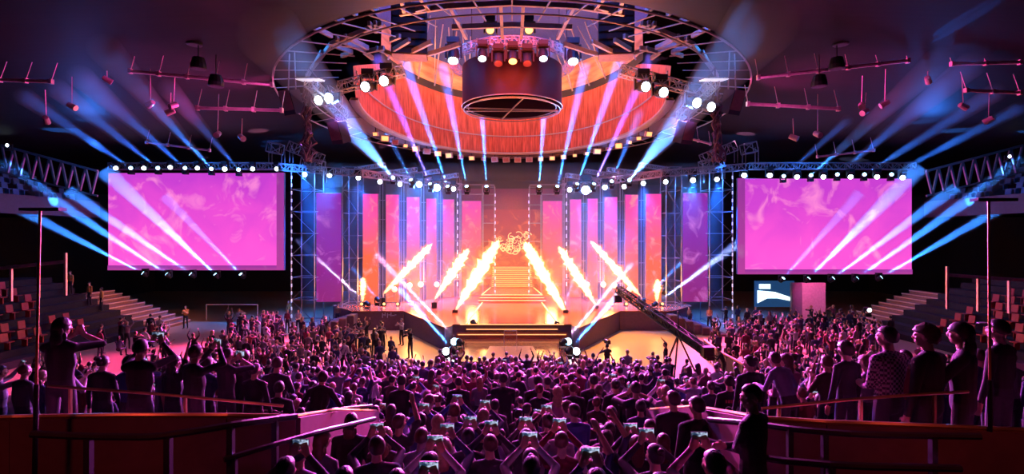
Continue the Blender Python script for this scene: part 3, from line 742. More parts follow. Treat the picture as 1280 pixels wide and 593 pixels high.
# ================================================================== flames
def flame(base, tip, w, label, group, seed=0):
    base = Vector(base); tip = Vector(tip); rr = random.Random(seed); n = 26; L = (tip-base).length
    offs = [rr.uniform(-1,1) for _ in range(n+1)]; bl = [rr.uniform(.75,1.3) for _ in range(n+1)]
    t = thing('flame_jet', label, 'flame', base, group); w = w*1.7
    for nm, k, mat, jit in (('flame_core', .55, volmat('flame_core_gas', None, 0, (1.,.62,.26), 9.), 1), ('flame_envelope', 1., volmat('flame_outer_gas', None, 0, (1.,.22,.03), 1.0), 1)):
        b = MB(); vs = []; m_ = 12; ax = (tip-base).normalized(); q_ = ax.to_track_quat('Z','Y').to_matrix(); r3 = random.Random(seed+3)
        for i in range(n+1):
            s_ = i/n; prof = (s_**.6)*(1-s_**3.2)**.6*1.15+.05
            c_ = base+ax*L*s_+q_ @ Vector((offs[i]*.10*w*(s_+.2), 0, 0))
            for j in range(m_):
                a = 2*pi*j/m_; lump = 1+.28*sin(3*a+i*1.9+seed)+.22*sin(2*a-i*2.7)
                r_ = w*prof*bl[i]*k*(1+(lump-1)*jit)+.01
                vs.append(c_+q_ @ Vector((cos(a)*r_, sin(a)*r_, (lump-1)*w*.3)))
        fs = [(i*m_+j, i*m_+(j+1)%m_, (i+1)*m_+(j+1)%m_, (i+1)*m_+j) for i in range(n) for j in range(m_)]
        fs += [tuple(range(m_-1,-1,-1)), tuple(n*m_+j for j in range(m_))]
        b.add(vs, fs); b.build(nm, mat, t, base)
    light('POINT','flame_light', base.lerp(tip,.55), 190*w/.45, (1.,.38,.10), shadow_soft_size=.4)
    return t
def flame_unit(p, label, scale=1.):
    t = thing('flame_projector', label, 'flame machine', (p[0],p[1],STG), 'flame projectors'); h = max(p[2]-STG, .3)
    b = MB(); b.bb(-.2*scale,.2*scale,-.18,.18,0,h*.7); b.build('box', M_BLACK, t)
    b = MB(); b.lathe([(.07,0),(.05,h*.3+.0)], (0,0,h*.7)); b.build('nozzle', M_TRUSS, t)
fl = [(479,368,541,304,41.2,.36),(543,375,586,311,40.,.42),(569,389,624,300,37.5,.5),(707,391,655,302,37.5,.5),(745,382,698,308,40.,.42),(802,372,738,301,41.2,.36)]
order = ['outer left','middle left','inner left','inner right','middle right','outer right']
for i,(a,b_,c_,e,d,w_) in enumerate(fl):
    flame(W(a,b_,d), W(c_,e,d-.5), w_, f'{order[i]} slanted flame jet shooting toward the centre', 'slanted flame jets', i)
    p = W(a,b_,d); flame_unit((p.x,p.y,p.z), f'small black flame projector under the {order[i]} flame jet')
for i,(px,y0,y1,d,w_) in enumerate(((453,378,347,41,.3),(821,378,349,41,.3),(605,345,318,46,.22),(675,345,320,46,.22))):
    flame(W(px,y0,d), W(px+1,y1,d), w_, f'short upright flame {["at the left end of the deck","at the right end of the deck","left of the staircase","right of the staircase","by the middle left flame jet","by the middle right flame jet"][i]}', 'short flames', 20+i)

# ================================================================== ceiling pipes, lamp strings
pipes = [(163,89,340,106,'long pink lit pipe with clamps below the left ceiling'),(247,135,352,138,'shorter pink lit pipe below the left ceiling'),(333,-2,375,14,'bright red tube light near the upper left of the drum opening'),
         (948,97,1135,76,'long pink lit pipe with clamps below the right ceiling'),(935,130,1048,136,'shorter pink lit pipe below the right ceiling'),(0,100,64,102,'dim blue lit pipe at the far left ceiling'),(1190,80,1275,78,'dim blue lit pipe at the far right ceiling'),(1208,113,1275,116,'lower dim blue lit pipe at the far right'),
         (183,178,262,188,'broken row of red lit tubes above the left screen'),(1022,196,1092,188,'broken row of red lit tubes above the right screen'),(858,172,888,180,'short pink tube beside the right cable bundle')]
for i,(a,b_,c_,e,lab) in enumerate(pipes):
    d = 22 if i not in (8,9,10) else 34
    p, q_ = W(a,b_,d), W(c_,e,d); mid = (p+q_)/2
    t = thing('ceiling_pipe', lab, 'pipe', mid, 'pipes under the ceiling')
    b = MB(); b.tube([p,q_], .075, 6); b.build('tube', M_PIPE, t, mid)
    n = max(2, int((q_-p).length/1.2))
    for k in range(n+1):
        c0 = p.lerp(q_,k/n); b = MB(); b.box(c0,(.12,.16,.2)); b.bar(c0, c0+Vector((0,.3,.9)), .02); b.build('clamp', M_PIPE, t, mid)
# strings of black house lamps
for sgn, side in ((-1,'left'),(1,'right')):
    m = (lambda p: p) if sgn < 0 else (lambda p: (1280-p[0]+28 if p[1] < 50 else 1280-p[0]+14,)+tuple(p[1:]))
    for k,(px,py) in enumerate(((246,8),(247,20),(246,35),(243,50),(248,80),(270,102))):
        p = W(*m((px,py,21)))
        t = thing('house_lamp', f'{nth(k)} black house lamp from the top in the string under the {side} ceiling', 'lamp', p, f'{side} string of house lamps')
        b = MB(); b.lathe([(.05,.3),(.22,.25),(.3,-.05),(.3,-.2),(.24,-.22)], (0,0,0), n=14); b.build('housing', M_BLACK, t, smooth=False)
        b = MB(); b.lathe([(.22,-.18),(.2,-.2),(.001,-.21)], (0,0,0), n=12); b.build('lens', M_LENS_D, t); b = MB(); b.bar((0,0,.28),(0,0,1.1),.03); b.build('stem', M_BLACK, t)
    for k,(px,py) in enumerate(((105,38),(115,52),(134,100),(77,62),(58,150),(188,130),(213,140),(217,132),(272,168),(302,172),(90,133),(48,15),(48,40))):
        p = W(*m((px,py,24)))
        t = thing('small_spotlight', f'{nth(k)} small pink lit spotlight scattered under the {side} ceiling', 'spotlight', p, f'{side} scattered ceiling spotlights', rz=k*.7)
        b = MB(); b.lathe([(.07,-.2),(.12,-.18),(.14,.2),(.11,.2)], (0,0,0), (.6,-.5,-.4), 10); b.build('can', principled('pink_can', (.5,.3,.4), .4, .3), t)
        b = MB(); b.bar((0,0,.05),(0,.05,.9+.5*(k%3)),.03); b.build('hanger', M_PIPE, t)
# bright single lamps
for k,(px,py,d,lab) in enumerate(((12,182,36,'small bright white lamp above the left upper tier'),(1259,196,36,'small bright white lamp above the right upper tier'),(1084,387,38,'bright white follow lamp glaring behind the right floor crowd'))):
    head(W(px,py,d), Vector((0,-1,-.1)), lab, 'single bright lamps', M_LENS_W, 1.1 if k==2 else .8)

# ================================================================== side stands and upper tiers
seat_t = None
def make_seat(mat, nm='tier_chair'):
    b = MB(); b.box((0,0,.42),(.44,.42,.05)); b.box((0,.2,.66),(.44,.05,.46),rx=-.15); b.box((0,0,.2),(.06,.3,.4)); o = b.build(nm, mat)
    return o
seats = {'R': make_seat(M_RED), 'B': make_seat(M_BLUESEAT)}
first = {'R': True, 'B': True}
def seat(kind, loc, rz, label, group):
    if first[kind]: o = seats[kind]; first[kind] = False
    else: o = seats[kind].copy(); C.objects.link(o)
    o.location = loc; o.rotation_euler = (0,0,rz); tag(o, label, 'seat', group); return o
for sgn, side in ((-1,'left'),(1,'right')):
    b = MB()
    for k in range(10):                       # side stand rising away from the floor
        x0 = 26.5+k*.85; a, c_ = sorted((sgn*x0, sgn*46)); b.bb(a, c_, 24.0, 38.0, .001, .4*(k+1))
    struct('floor_side_stand_'+side, b, M_CONC, f'stepped side stand at the {side}')
    for k in range(1, 10):
        for j in range(9):
            y = 25.+j*1.0+(k%2)*.1
            if rnd.random() < .3: continue
            seat('R', (sgn*(26.5+k*.85+.35), y, .4*(k+1)), pi/2*sgn*-1, f'red folding seat in row {k+1} of the {side} side stand, place {j+1} from the front', f'red seats of the {side} side stand')
    # stair flight of lit treads
    t = thing('stand_stairs', f'wide flight of stairs with lit edges descending the {side} side stand', 'stairs', (sgn*29,39,0))
    for k in range(11):
        x0 = 26.4+k*.62; a, c_ = sorted((sgn*x0, sgn*(x0+.62))); z = .24*(k+1)
        bb_ = MB(); bb_.bb(a, c_, 38.1, 42.0, 0, z); bb_.build('step', principled('stair_wood', (.35,.18,.12), .6), t, (sgn*29,39,0))
        bb_ = MB(); xx = sgn*x0; bb_.bb(xx-.04, xx+.04, 38.0, 42.0, z-.06, z+.01); bb_.build('tread_edge', principled('tread_edge', (.9,.6,.45), .5), t, (sgn*29,39,0))
    # upper tier
    b = MB()
    for k in range(9):
        x0 = 34.1+k*1.1; a, c_ = sorted((sgn*x0, sgn*46)); b.bb(a, c_, 26, 42, 8.6, 9.5+.5*k)
    struct('floor_upper_tier_'+side, b, M_CONC, f'upper seating tier at the {side}')
    for k in range(8):
        for j in range(11):
            if rnd.random() < .12: continue
            seat('B', (sgn*(34.1+k*1.1+.5), 29+j*1.15+(k%2)*.3, 9.5+.5*k), pi/2*sgn*-1, f'blue seat in row {k+1} of the {side} upper tier, place {j+1} from the front', f'blue seats of the {side} upper tier')
    b = MB(); a, c_ = sorted((sgn*33.8, sgn*34.1)); b.bb(a, c_, 26, 42, 8.6, 9.9); struct('wall_tier_fascia_'+side, b, principled('tier_fascia', (.05,.045,.06), .6))
    # lower rail
    m = (lambda p: p) if sgn < 0 else (lambda p: (1280-p[0],)+tuple(p[1:]))
    p0, p1 = W(*m((-20,338,18))), W(*m((82,327,18)))
    if sgn > 0: p0, p1 = W(1300,352,18), W(1184,344,18)
    t = thing('barrier_rail', f'red lit barrier rail with end post in front of the {side} dark stand', 'railing', (p0+p1)/2, 'barrier rails'); mid = (p0+p1)/2
    bb_ = MB(); bb_.bar(p0, p1, .11); bb_.build('top_rail', M_PIPE, t, mid)
    for k in range(4):
        e = p0.lerp(p1, k/3); bb_ = MB(); bb_.bar(e+Vector((0,0,.3 if k==3 else 0)), e-Vector((0,0,1.2)), .07); bb_.build('post', M_PIPE, t, mid)
# lit doorway / desk zone at right and ramp wall
b = MB(); o = W(970,372,43.4); t = thing('lit_side_wall', 'pink lit wall panel beside the backstage opening at the right', 'wall panel', (X(1016,43),43.2,0))
b.bb(X(1003,43),X(1032,43),43.0,43.3,0,Z(354,43)); b.build('panel', principled('pale_panel', (.6,.5,.5), .6), t, (X(1016,43),43.2,0))
b = MB(); b.bb(X(990,43),X(1003,43),43.05,43.3,0,Z(354,43)); b.build('side_panel', principled('shade_panel', (.2,.15,.2), .6), t, (X(1016,43),43.2,0))
t = thing('backstage_monitor', 'glowing white and blue monitor wall seen in the backstage opening', 'monitor', (X(965,43),43.2,0))
b = MB(); b.bb(X(947,43),X(997,43),43.5,43.6,Z(385,43),Z(352,43)); b.build('back_panel', principled('navy_panel', (.01,.02,.05), .5, emit=(.01,.05,.14), es=1.), t, (X(965,43),43.2,0))
b = MB(); b.bb(X(952,43),X(966,43),43.38,43.44,Z(362,43),Z(356,43)); b.build('screen_face', principled('white_screen', (.8,.9,.9), .4, emit=(.7,1.,.95), es=1.6), t, (X(965,43),43.2,0))
b = MB(); pts = [(950,364),(972,366),(990,372),(996,378),(990,377),(975,374),(962,374),(950,380)]
vs = [(X(a,43),43.4,Z(c_,43)) for a,c_ in pts]; b.add(vs+[(x,43.46,z) for x,_,z in vs], [tuple(range(8)), tuple(range(15,7,-1))]+[(i,(i+1)%8,8+(i+1)%8,8+i) for i in range(8)]); b.build('glow_sign', principled('white_screen', (.8,.9,.9)), t, (X(965,43),43.2,0))
# low goal frames on the left floor
for k,(a,c_) in enumerate(((258,286),(286,322),)):
    d = 43; x0, x1 = X(a,d), X(c_,d); t = thing('goal_frame', f'{["left","right"][k]} low white tube barrier on the floor under the left screen', 'barrier', ((x0+x1)/2,d,0), 'white tube barriers'); o = ((x0+x1)/2,d,0)
    b = MB()
    for x in (x0,x1): b.bar((x,d,0),(x,d,Z(381,d)),.06)
    b.build('post', principled('pale_tube', (.8,.7,.6)), t, o); b = MB(); b.bar((x0,d,Z(381,d)),(x1,d,Z(381,d)),.07); b.build('crossbar', principled('pale_tube', (.8,.7,.6)), t, o)
# floor barriers
for (p, q_, lab) in ((W(898,432,27.), W(966,462,21.5), 'low orange lit barrier rail along the right floor crowd'), (W(880,424,30), W(898,432,27), 'short rail before the right stage steps')):
    p.z = 1.0; q_.z = 1.0; mid = (p+q_)/2; t = thing('crowd_barrier', lab, 'barrier', mid)
    b = MB(); b.bar(p, q_, .12, .06); b.build('top_rail', principled('barrier_rail', (.7,.35,.2), .4), t, mid)
    for k in range(7):
        e = p.lerp(q_,k/6); b = MB(); b.bar(e, (e.x,e.y,0), .05); b.build('post', M_SCAF, t, mid)
    b = MB(); a0 = p-Vector((0,0,.1)); b0 = q_-Vector((0,0,.1)); b.add([a0,b0,b0-Vector((0,0,.75)),a0-Vector((0,0,.75))]+[v+Vector((.03,0,0)) for v in (a0,b0,b0-Vector((0,0,.75)),a0-Vector((0,0,.75)))], [(0,1,2,3),(7,6,5,4),(0,4,5,1),(3,2,6,7)]); b.build('infill', M_DARK, t, mid)

# ================================================================== near parapets and rails
def parapet(path, topf, thick, side):
    b = MB()
    for i in range(len(path)-1):
        (x0,y0),(x1,y1) = path[i], path[i+1]; z0, z1 = topf[i], topf[i+1]
        dx, dy = x1-x0, y1-y0; L = sqrt(dx*dx+dy*dy); nx, ny = -dy/L*thick/2, dx/L*thick/2
        lo = 2.2
        vs = [(x0-nx,y0-ny,lo),(x1-nx,y1-ny,lo),(x1+nx,y1+ny,lo),(x0+nx,y0+ny,lo),(x0-nx,y0-ny,z0),(x1-nx,y1-ny,z1),(x1+nx,y1+ny,z1),(x0+nx,y0+ny,z0)]
        b.add(vs, [(0,3,2,1),(4,5,6,7),(0,1,5,4),(1,2,6,5),(2,3,7,6),(3,0,4,7)])
    return b
pathL = [(-7.5,5.3),(-5.4,5.55),(-4.4,5.75),(-3.3,5.95),(-2.62,6.2),(-2.6,7.5),(-2.55,9.6)]
topL_ = [5.02,5.03,4.98,4.91,4.81,4.45,3.72]
o = parapet(pathL, topL_, .12, 'left').build('parapet', M_PAR); tag(o, 'reddish parapet wall in front of the left terrace', 'parapet', kind=None)
pathR = [(7.5,5.0),(5.2,5.2),(4.2,5.3),(3.3,5.4),(2.75,5.6),(2.68,7.5),(2.6,9.6)]
topR_ = [5.02,5.02,5.03,5.03,5.0,4.5,3.75]
o = parapet(pathR, topR_, .12, 'right').build('parapet', M_PAR); tag(o, 'reddish parapet wall in front of the right terrace', 'parapet')
for path, tops, side in ((pathL,topL_,'left'),(pathR,topR_,'right')):
    t = thing('edge_strip', f'pale edge strip along the top of the {side} parapet', 'edge strip', (path[2][0],path[2][1],tops[2]))
    b = MB(); b.tube([(x,y,z+.02) for (x,y),z in zip(path,tops)], .025, 6); b.build('strip', M_BRASS, t, (path[2][0],path[2][1],tops[2]))
def rail(pts, r, mat, label, posts, drop, group=None):
    pts = [Vector(p) for p in pts]; mid = pts[len(pts)//2]
    t = thing('hand_rail', label, 'railing', mid, group)
    b = MB(); sm = []
    for i in range(len(pts)-1):
        for k in range(5): sm.append(pts[i].lerp(pts[i+1],k/5))
    sm.append(pts[-1]); sm = [sm[0]]+[(sm[i-1]+sm[i]+sm[i+1])/3 for i in range(1,len(sm)-1)]+[sm[-1]]
    b.tube(sm, r, 8); b.build('rail_tube', mat, t, mid)
    for i in posts:
        e = sm[min(i,len(sm)-1)]; b = MB(); b.bar(e, e-Vector((0,0,drop)), r*1.6); b.build('post', mat, t, mid)
    return t
rail([W(60,483,6.1),W(200,493,6.1),W(355,508,6.3),W(352,508,6.3)], .018, M_BRASS, 'thin brass rail on the left parapet in front of the standing crowd', (1,6), .38)
rail([W(415,512,8),W(465,507,9)], .02, M_BRASS, 'short brass rail beyond the left parapet corner', (2,), .5)
rail([W(40,543,4.7),W(110,546,4.7),W(190,547,4.7),W(240,540,4.8),W(300,530,5.0),W(370,521,5.6)], .035, M_RAIL, 'curved black handrail before the left parapet', (5,12,19,23), .55)
rail([W(280,575,4.9),W(340,557,5.2),W(400,540,5.8),W(468,524,7.2)], .03, M_RAIL, 'lower dark handrail along the left aisle wall', (1,7), .4)
rail([W(952,511,5.6),W(1060,500,5.6),W(1140,494,5.6),W(1210,490,5.6)], .018, M_BRASS, 'thin brass rail on the right parapet in front of the standing crowd', (1,6,12), .36)
rail([W(886,525,6.0),W(940,530,5.4),W(1000,538,5.0),W(1080,544,4.7),W(1225,546,4.6)], .032, M_RAIL, 'long black handrail before the right parapet', (5,9,12,18), .55)
rail([W(880,550,5.4),W(960,575,4.9),W(1060,583,4.5),W(1200,586,4.5)], .035, M_RAIL, 'lower black handrail before the right parapet', (1,9), .2)
for (px,top,bot,bx,side) in ((50,262,490,42,'left'),(1236,250,560,1238,'right')):
    d = 5.2; p, q_ = W(px,top,d), W(bx,bot,d)
    q_.z = 4.05; t = thing('tall_stand', f'tall thin orange edged pole with flat bar on top at the far {side}', 'stand', q_, 'tall pole stands')
    b = MB(); b.tube([q_, p], .012, 8); b.build('pole', principled('pole_orange_lit', (.5,.22,.1), .4, .4), t, q_)  # orange edge light is put into the pole's colour
    b = MB(); b.tube([q_, q_.lerp(p,.45)], .022, 8); b.build('lower_tube', M_BLACK, t, q_)
    b = MB(); b.box(p+Vector((.03 if px<600 else .05,0,0)),(.40,.1,.03)); b.build('top_bar', M_BLACK, t, q_)
    for k in range(3):
        b = MB(); a = k*2.1+.4; b.bar(q_+Vector((0,0,.35)), q_+Vector((.35*cos(a),.35*sin(a),.02)), .02); b.build('leg', M_BLACK, t, q_)

# ================================================================== light
light('AREA','drum_red', (0,27,DZ+3.2), 620, (1.,.07,.03), (0,45,DZ+1.5), size=5)
light('AREA','drum_red', (-4,31,DZ+2.2), 330, (1.,.05,.05), (-9,38,DZ+3), size=3)
light('AREA','drum_red', (4,31,DZ+2.2), 330, (1.,.05,.05), (9,38,DZ+3), size=3)
for a in (-.9,-.45,0,.45,.9):
    light('POINT','drum_amber', (7.2*sin(a), DC+11.2*cos(a), DZ+5.6), 330, (1.,.36,.08), shadow_soft_size=.4)
light('POINT','drum_purple', (0,DC+2,DZ+8.3), 260, (.2,.07,.8), shadow_soft_size=1.)
for sx in (-1,1): light('POINT','roof_blue', (sx*3.6,25.,20.6), 1500, (.02,.16,1.), shadow_soft_size=.5)
for sx in (-1,1):
    light('POINT','ring_blue', (sx*7,31,20.), 700, (.04,.3,1.), shadow_soft_size=.5)
    light('POINT','catwalk_amber', (sx*5,24,13.7), 620, (1.,.22,.07), shadow_soft_size=.4)
    light('POINT','opening_blue', (sx*12,27,17.2), 200, (.04,.3,1.), shadow_soft_size=.5)
    light('SPOT','ceiling_magenta', (sx*11.0,28,12.8), 9000, (.95,.05,.42), (sx*16.,25,15.4), spot_size=radians(76), spot_blend=1., shadow_soft_size=.4)
    light('POINT','tier_blue', (sx*27,33,13.0), 900, (.03,.2,1.), shadow_soft_size=.5)
    light('SPOT','stair_orange', (sx*20,34,9), 3200 if sx<0 else 300, (1.,.3,.12), (sx*29,40,1), spot_size=radians(50), spot_blend=1.)
    light('SPOT','stand_red', (sx*18,28,9), 450, (1.,.05,.12), (sx*30,30,1), spot_size=radians(70), spot_blend=1.)
    light('SPOT','floor_magenta', (sx*13,40.2,11), 100000, (1.,.07,.5), (sx*16.5,27,0), spot_size=radians(62), spot_blend=.8, shadow_soft_size=.3)
    light('SPOT','floor_amber', (sx*7,39.8,11), 16000, (1.,.42,.07), (sx*7.5,33,0), spot_size=radians(55), spot_blend=.8, shadow_soft_size=.3)
    light('SPOT','crowd_magenta', (sx*6,40.2,11.5), 150000, (1.,.09,.62), (sx*3.5,11,2.5), spot_size=radians(46), spot_blend=.9, shadow_soft_size=.3)
    for hx in (3.4,4.8,6.4): light('SPOT','parapet_fill_red', (sx*hx,3.4,6.9), 34, (1.,.10,.10), (sx*hx,5.3,4.3), spot_size=radians(56), spot_blend=1., shadow_soft_size=.1)  # added red spots to brighten the parapet faces, no fixture here
    light('POINT','pipe_pink', (sx*11.5,20.5,12.4), 60, (1.,.12,.55), shadow_soft_size=.2)  # extra point added to brighten the ceiling pipes
    light('SPOT','crowd_fill_magenta', (sx*5,24,13.9), 17000, (1.,.07,.62), (sx*1.5,12,2.2), spot_size=radians(58), spot_blend=.9, shadow_soft_size=.3)  # top light added for the heads of the crowd
    light('SPOT','crowd_fill_violet', (sx*9,28,13.9), 9000, (.35,.10,1.), (sx*9,18,1.0), spot_size=radians(60), spot_blend=.9, shadow_soft_size=.3)  # violet partner of the added top light over the crowd
    light('POINT','flame_glow_fill', (sx*8,42.3,3.2), 2600, (1.,.22,.05), shadow_soft_size=.5)  # added orange points simulating flame glow low on the stage
    light('POINT','flame_glow_fill', (sx*3.6,46.5,3.5), 1500, (1.,.20,.05), shadow_soft_size=.5)
light('SPOT','crowd_violet', (0,40.2,12.5), 120000, (.26,.11,1.), (0,12,2.5), spot_size=radians(48), spot_blend=.9, shadow_soft_size=.3)
light('SPOT','portal_orange', (0,46,7), 3000, (1.,.20,.05), (0,52,2), spot_size=radians(70), spot_blend=.9, shadow_soft_size=.3)
light('SPOT','deck_orange', (0,39.5,12), 26000, (1.,.15,.03), (0,41,1.4), spot_size=radians(95), spot_blend=.9, shadow_soft_size=.3)
# thin haze over the whole stage
b = MB(); b.bb(-17,17,40.9,50,1.5,13.)
hz = b.build('stage_haze', volmat('stage_haze', (1,1,1), .019)); tag(hz, 'thin coloured haze hanging over the stage', 'haze', kind='stuff')
light('SPOT','panel_pink', (X(1020,40),40.2,4.5), 900, (1.,.12,.45), (X(1018,43),43,2), spot_size=radians(60), spot_blend=.6, shadow_soft_size=.2)  # pink spot added to lift the side wall panel
light('SPOT','apron_amber', (0,30,11.5), 2600, (1.,.32,.06), (0,29.5,.5), spot_size=radians(40), spot_blend=.8, shadow_soft_size=.3)  # amber fill added over the apron platform
# ================================================================== people
M_SKIN = principled('skin', (.52,.30,.22), .5, var=.08)
M_TOP = principled('clothing_top', (.05,.05,.06), .85, var=.2, scale=9, objcol=True)
M_TROUS = principled('dark_trousers', (.022,.024,.035), .85)
M_SHOE = principled('dark_shoes', (.02,.02,.02), .5)
M_HAIR = principled('hair', (.03,.02,.015), .45, var=.5, scale=30, bump=.4, objcol=True)
M_PHONE = principled('phone_shell', (.02,.02,.025), .3)
def phone_screen_mat():
    m = bpy.data.materials.new('phone_screen'); m.use_nodes = True; nt = m.node_tree; nt.nodes.clear(); N = nt.nodes.new; L = nt.links.new
    out = N('ShaderNodeOutputMaterial'); em = N('ShaderNodeEmission'); L(em.outputs[0], out.inputs[0])
    tc = N('ShaderNodeTexCoord'); nz = N('ShaderNodeTexNoise'); nz.inputs['Scale'].default_value = 22.; nz.inputs['Detail'].default_value = 3; L(tc.outputs['Object'], nz.inputs['Vector'])
    cr = N('ShaderNodeValToRGB'); e = cr.color_ramp.elements; e[0].position = .42; e[0].color = (.01,.03,.08,1); e[1].position = .58; e[1].color = (.62,.74,1.,1)
    L(nz.outputs['Fac'], cr.inputs[0]); L(cr.outputs[0], em.inputs['Color']); em.inputs['Strength'].default_value = .9
    return m
M_PSCR = phone_screen_mat()
def capsule(b, p, q, r0, r1, su=1., sv=1., n=12, ref=(1,0,0)):
    p = Vector(p); q = Vector(q); ax = q-p; L = ax.length
    ax = ax/L if L > 1e-6 else Vector((0,0,1)); ref = Vector(ref)
    u = ref-ax*ref.dot(ax); u = u.normalized() if u.length > .05 else Vector((0,1,0)).cross(ax).normalized(); v = ax.cross(u)
    vs = []; rows = []
    for a in (-80,-45,-15): rows.append((p+ax*r0*sin(radians(a)), r0*cos(radians(a))))
    for k in range(1,4): rows.append((p.lerp(q,k/4), r0+(r1-r0)*k/4))
    for a in (15,45,80): rows.append((q+ax*r1*sin(radians(a)), r1*cos(radians(a))))
    for c_, r in rows: vs += [c_+u*cos(2*pi*j/n)*r*su+v*sin(2*pi*j/n)*r*sv for j in range(n)]
    k = len(rows); fs = [(i*n+j, i*n+(j+1)%n, (i+1)*n+(j+1)%n, (i+1)*n+j) for i in range(k-1) for j in range(n)]
    fs += [tuple(range(n-1,-1,-1)), tuple((k-1)*n+j for j in range(n))]
    b.add(vs, fs)
SEGS = None
def seg(b, p, q, r0, r1, lab, su=1., sv=1., ref=(1,0,0), n=12):
    capsule(b, p, q, r0, r1, su, sv, n, ref); SEGS.append((Vector(p), Vector(q), (r0+r1)/2*min(1,(su+sv)/2), lab))
def ik(a, t, l1, l2, hint):
    a = Vector(a); t = Vector(t); d = t-a; L = min(d.length, (l1+l2)*.995); t = a+d.normalized()*L
    x = (l1*l1-l2*l2+L*L)/(2*L); h = sqrt(max(0,l1*l1-x*x)); dn = d.normalized(); hv = Vector(hint); hv = (hv-dn*hv.dot(dn)).normalized()
    return a+dn*x+hv*h, t
def hand(b, wrist, dirv, palm, side, curl, k=1.):
    dirv = Vector(dirv).normalized(); palm = Vector(palm); palm = (palm-dirv*palm.dot(dirv)).normalized(); lat = dirv.cross(palm)*side
    c0 = Vector(wrist); c1 = c0+dirv*.075
    seg(b, c0+dirv*.01, c1, .030*k, .036*k, 'skin', 1.15, .55, ref=lat)
    for i in range(4):
        ln = (.066,.076,.070,.056)[i]; base = c1+lat*(.028-.019*i)+dirv*.012; d = dirv.copy(); pp = base
        for s_ in range(3):
            ang = curl*(.35+.3*s_); dd = (dirv*cos(ang*(s_+1)*.8)+palm*sin(ang*(s_+1)*.8)).normalized()
            e = pp+dd*ln*(.42,.33,.25)[s_]; seg(b, pp, e, (.0098-.0008*s_)*k, (.009-.0008*s_)*k, 'skin', n=8); pp = e
    tb = c0+dirv*.025+lat*.028; t1 = tb+(lat*.7+dirv*.6+palm*.25*(1+curl)).normalized()*.038; t2 = t1+(lat*.25+dirv*.8+palm*.35*(1+curl)).normalized()*.032
    seg(b, tb, t1, .0125*k, .011*k, 'skin', n=8); seg(b, t1, t2, .011*k, .0095*k, 'skin', n=8)
def head_shape(b, c, R):
    def E(p, r): 
        b.ell(c+R @ Vector(p), r, 14, 10, R); SEGS.append((c+R @ Vector(p),)*2+(min(r), 'skin'))
    E((0,-.008,.022), (.074,.092,.092)); E((0,.022,-.035), (.058,.066,.075)); E((0,.055,-.085), (.026,.024,.02))
    E((0,.083,.018), (.05,.014,.014)); E((0,.095,-.018), (.0125,.02,.021)); E((0,.09,.003), (.009,.014,.022))
    E((0,.083,-.055), (.024,.011,.006)); E((0,.081,-.066), (.021,.010,.006))
    for s_ in (-1,1):
        E((s_*.03,.080,.006), (.011,.009,.007)); E((s_*.074,-.004,-.006), (.010,.020,.030)); E((s_*.045,.055,-.02), (.022,.026,.024))
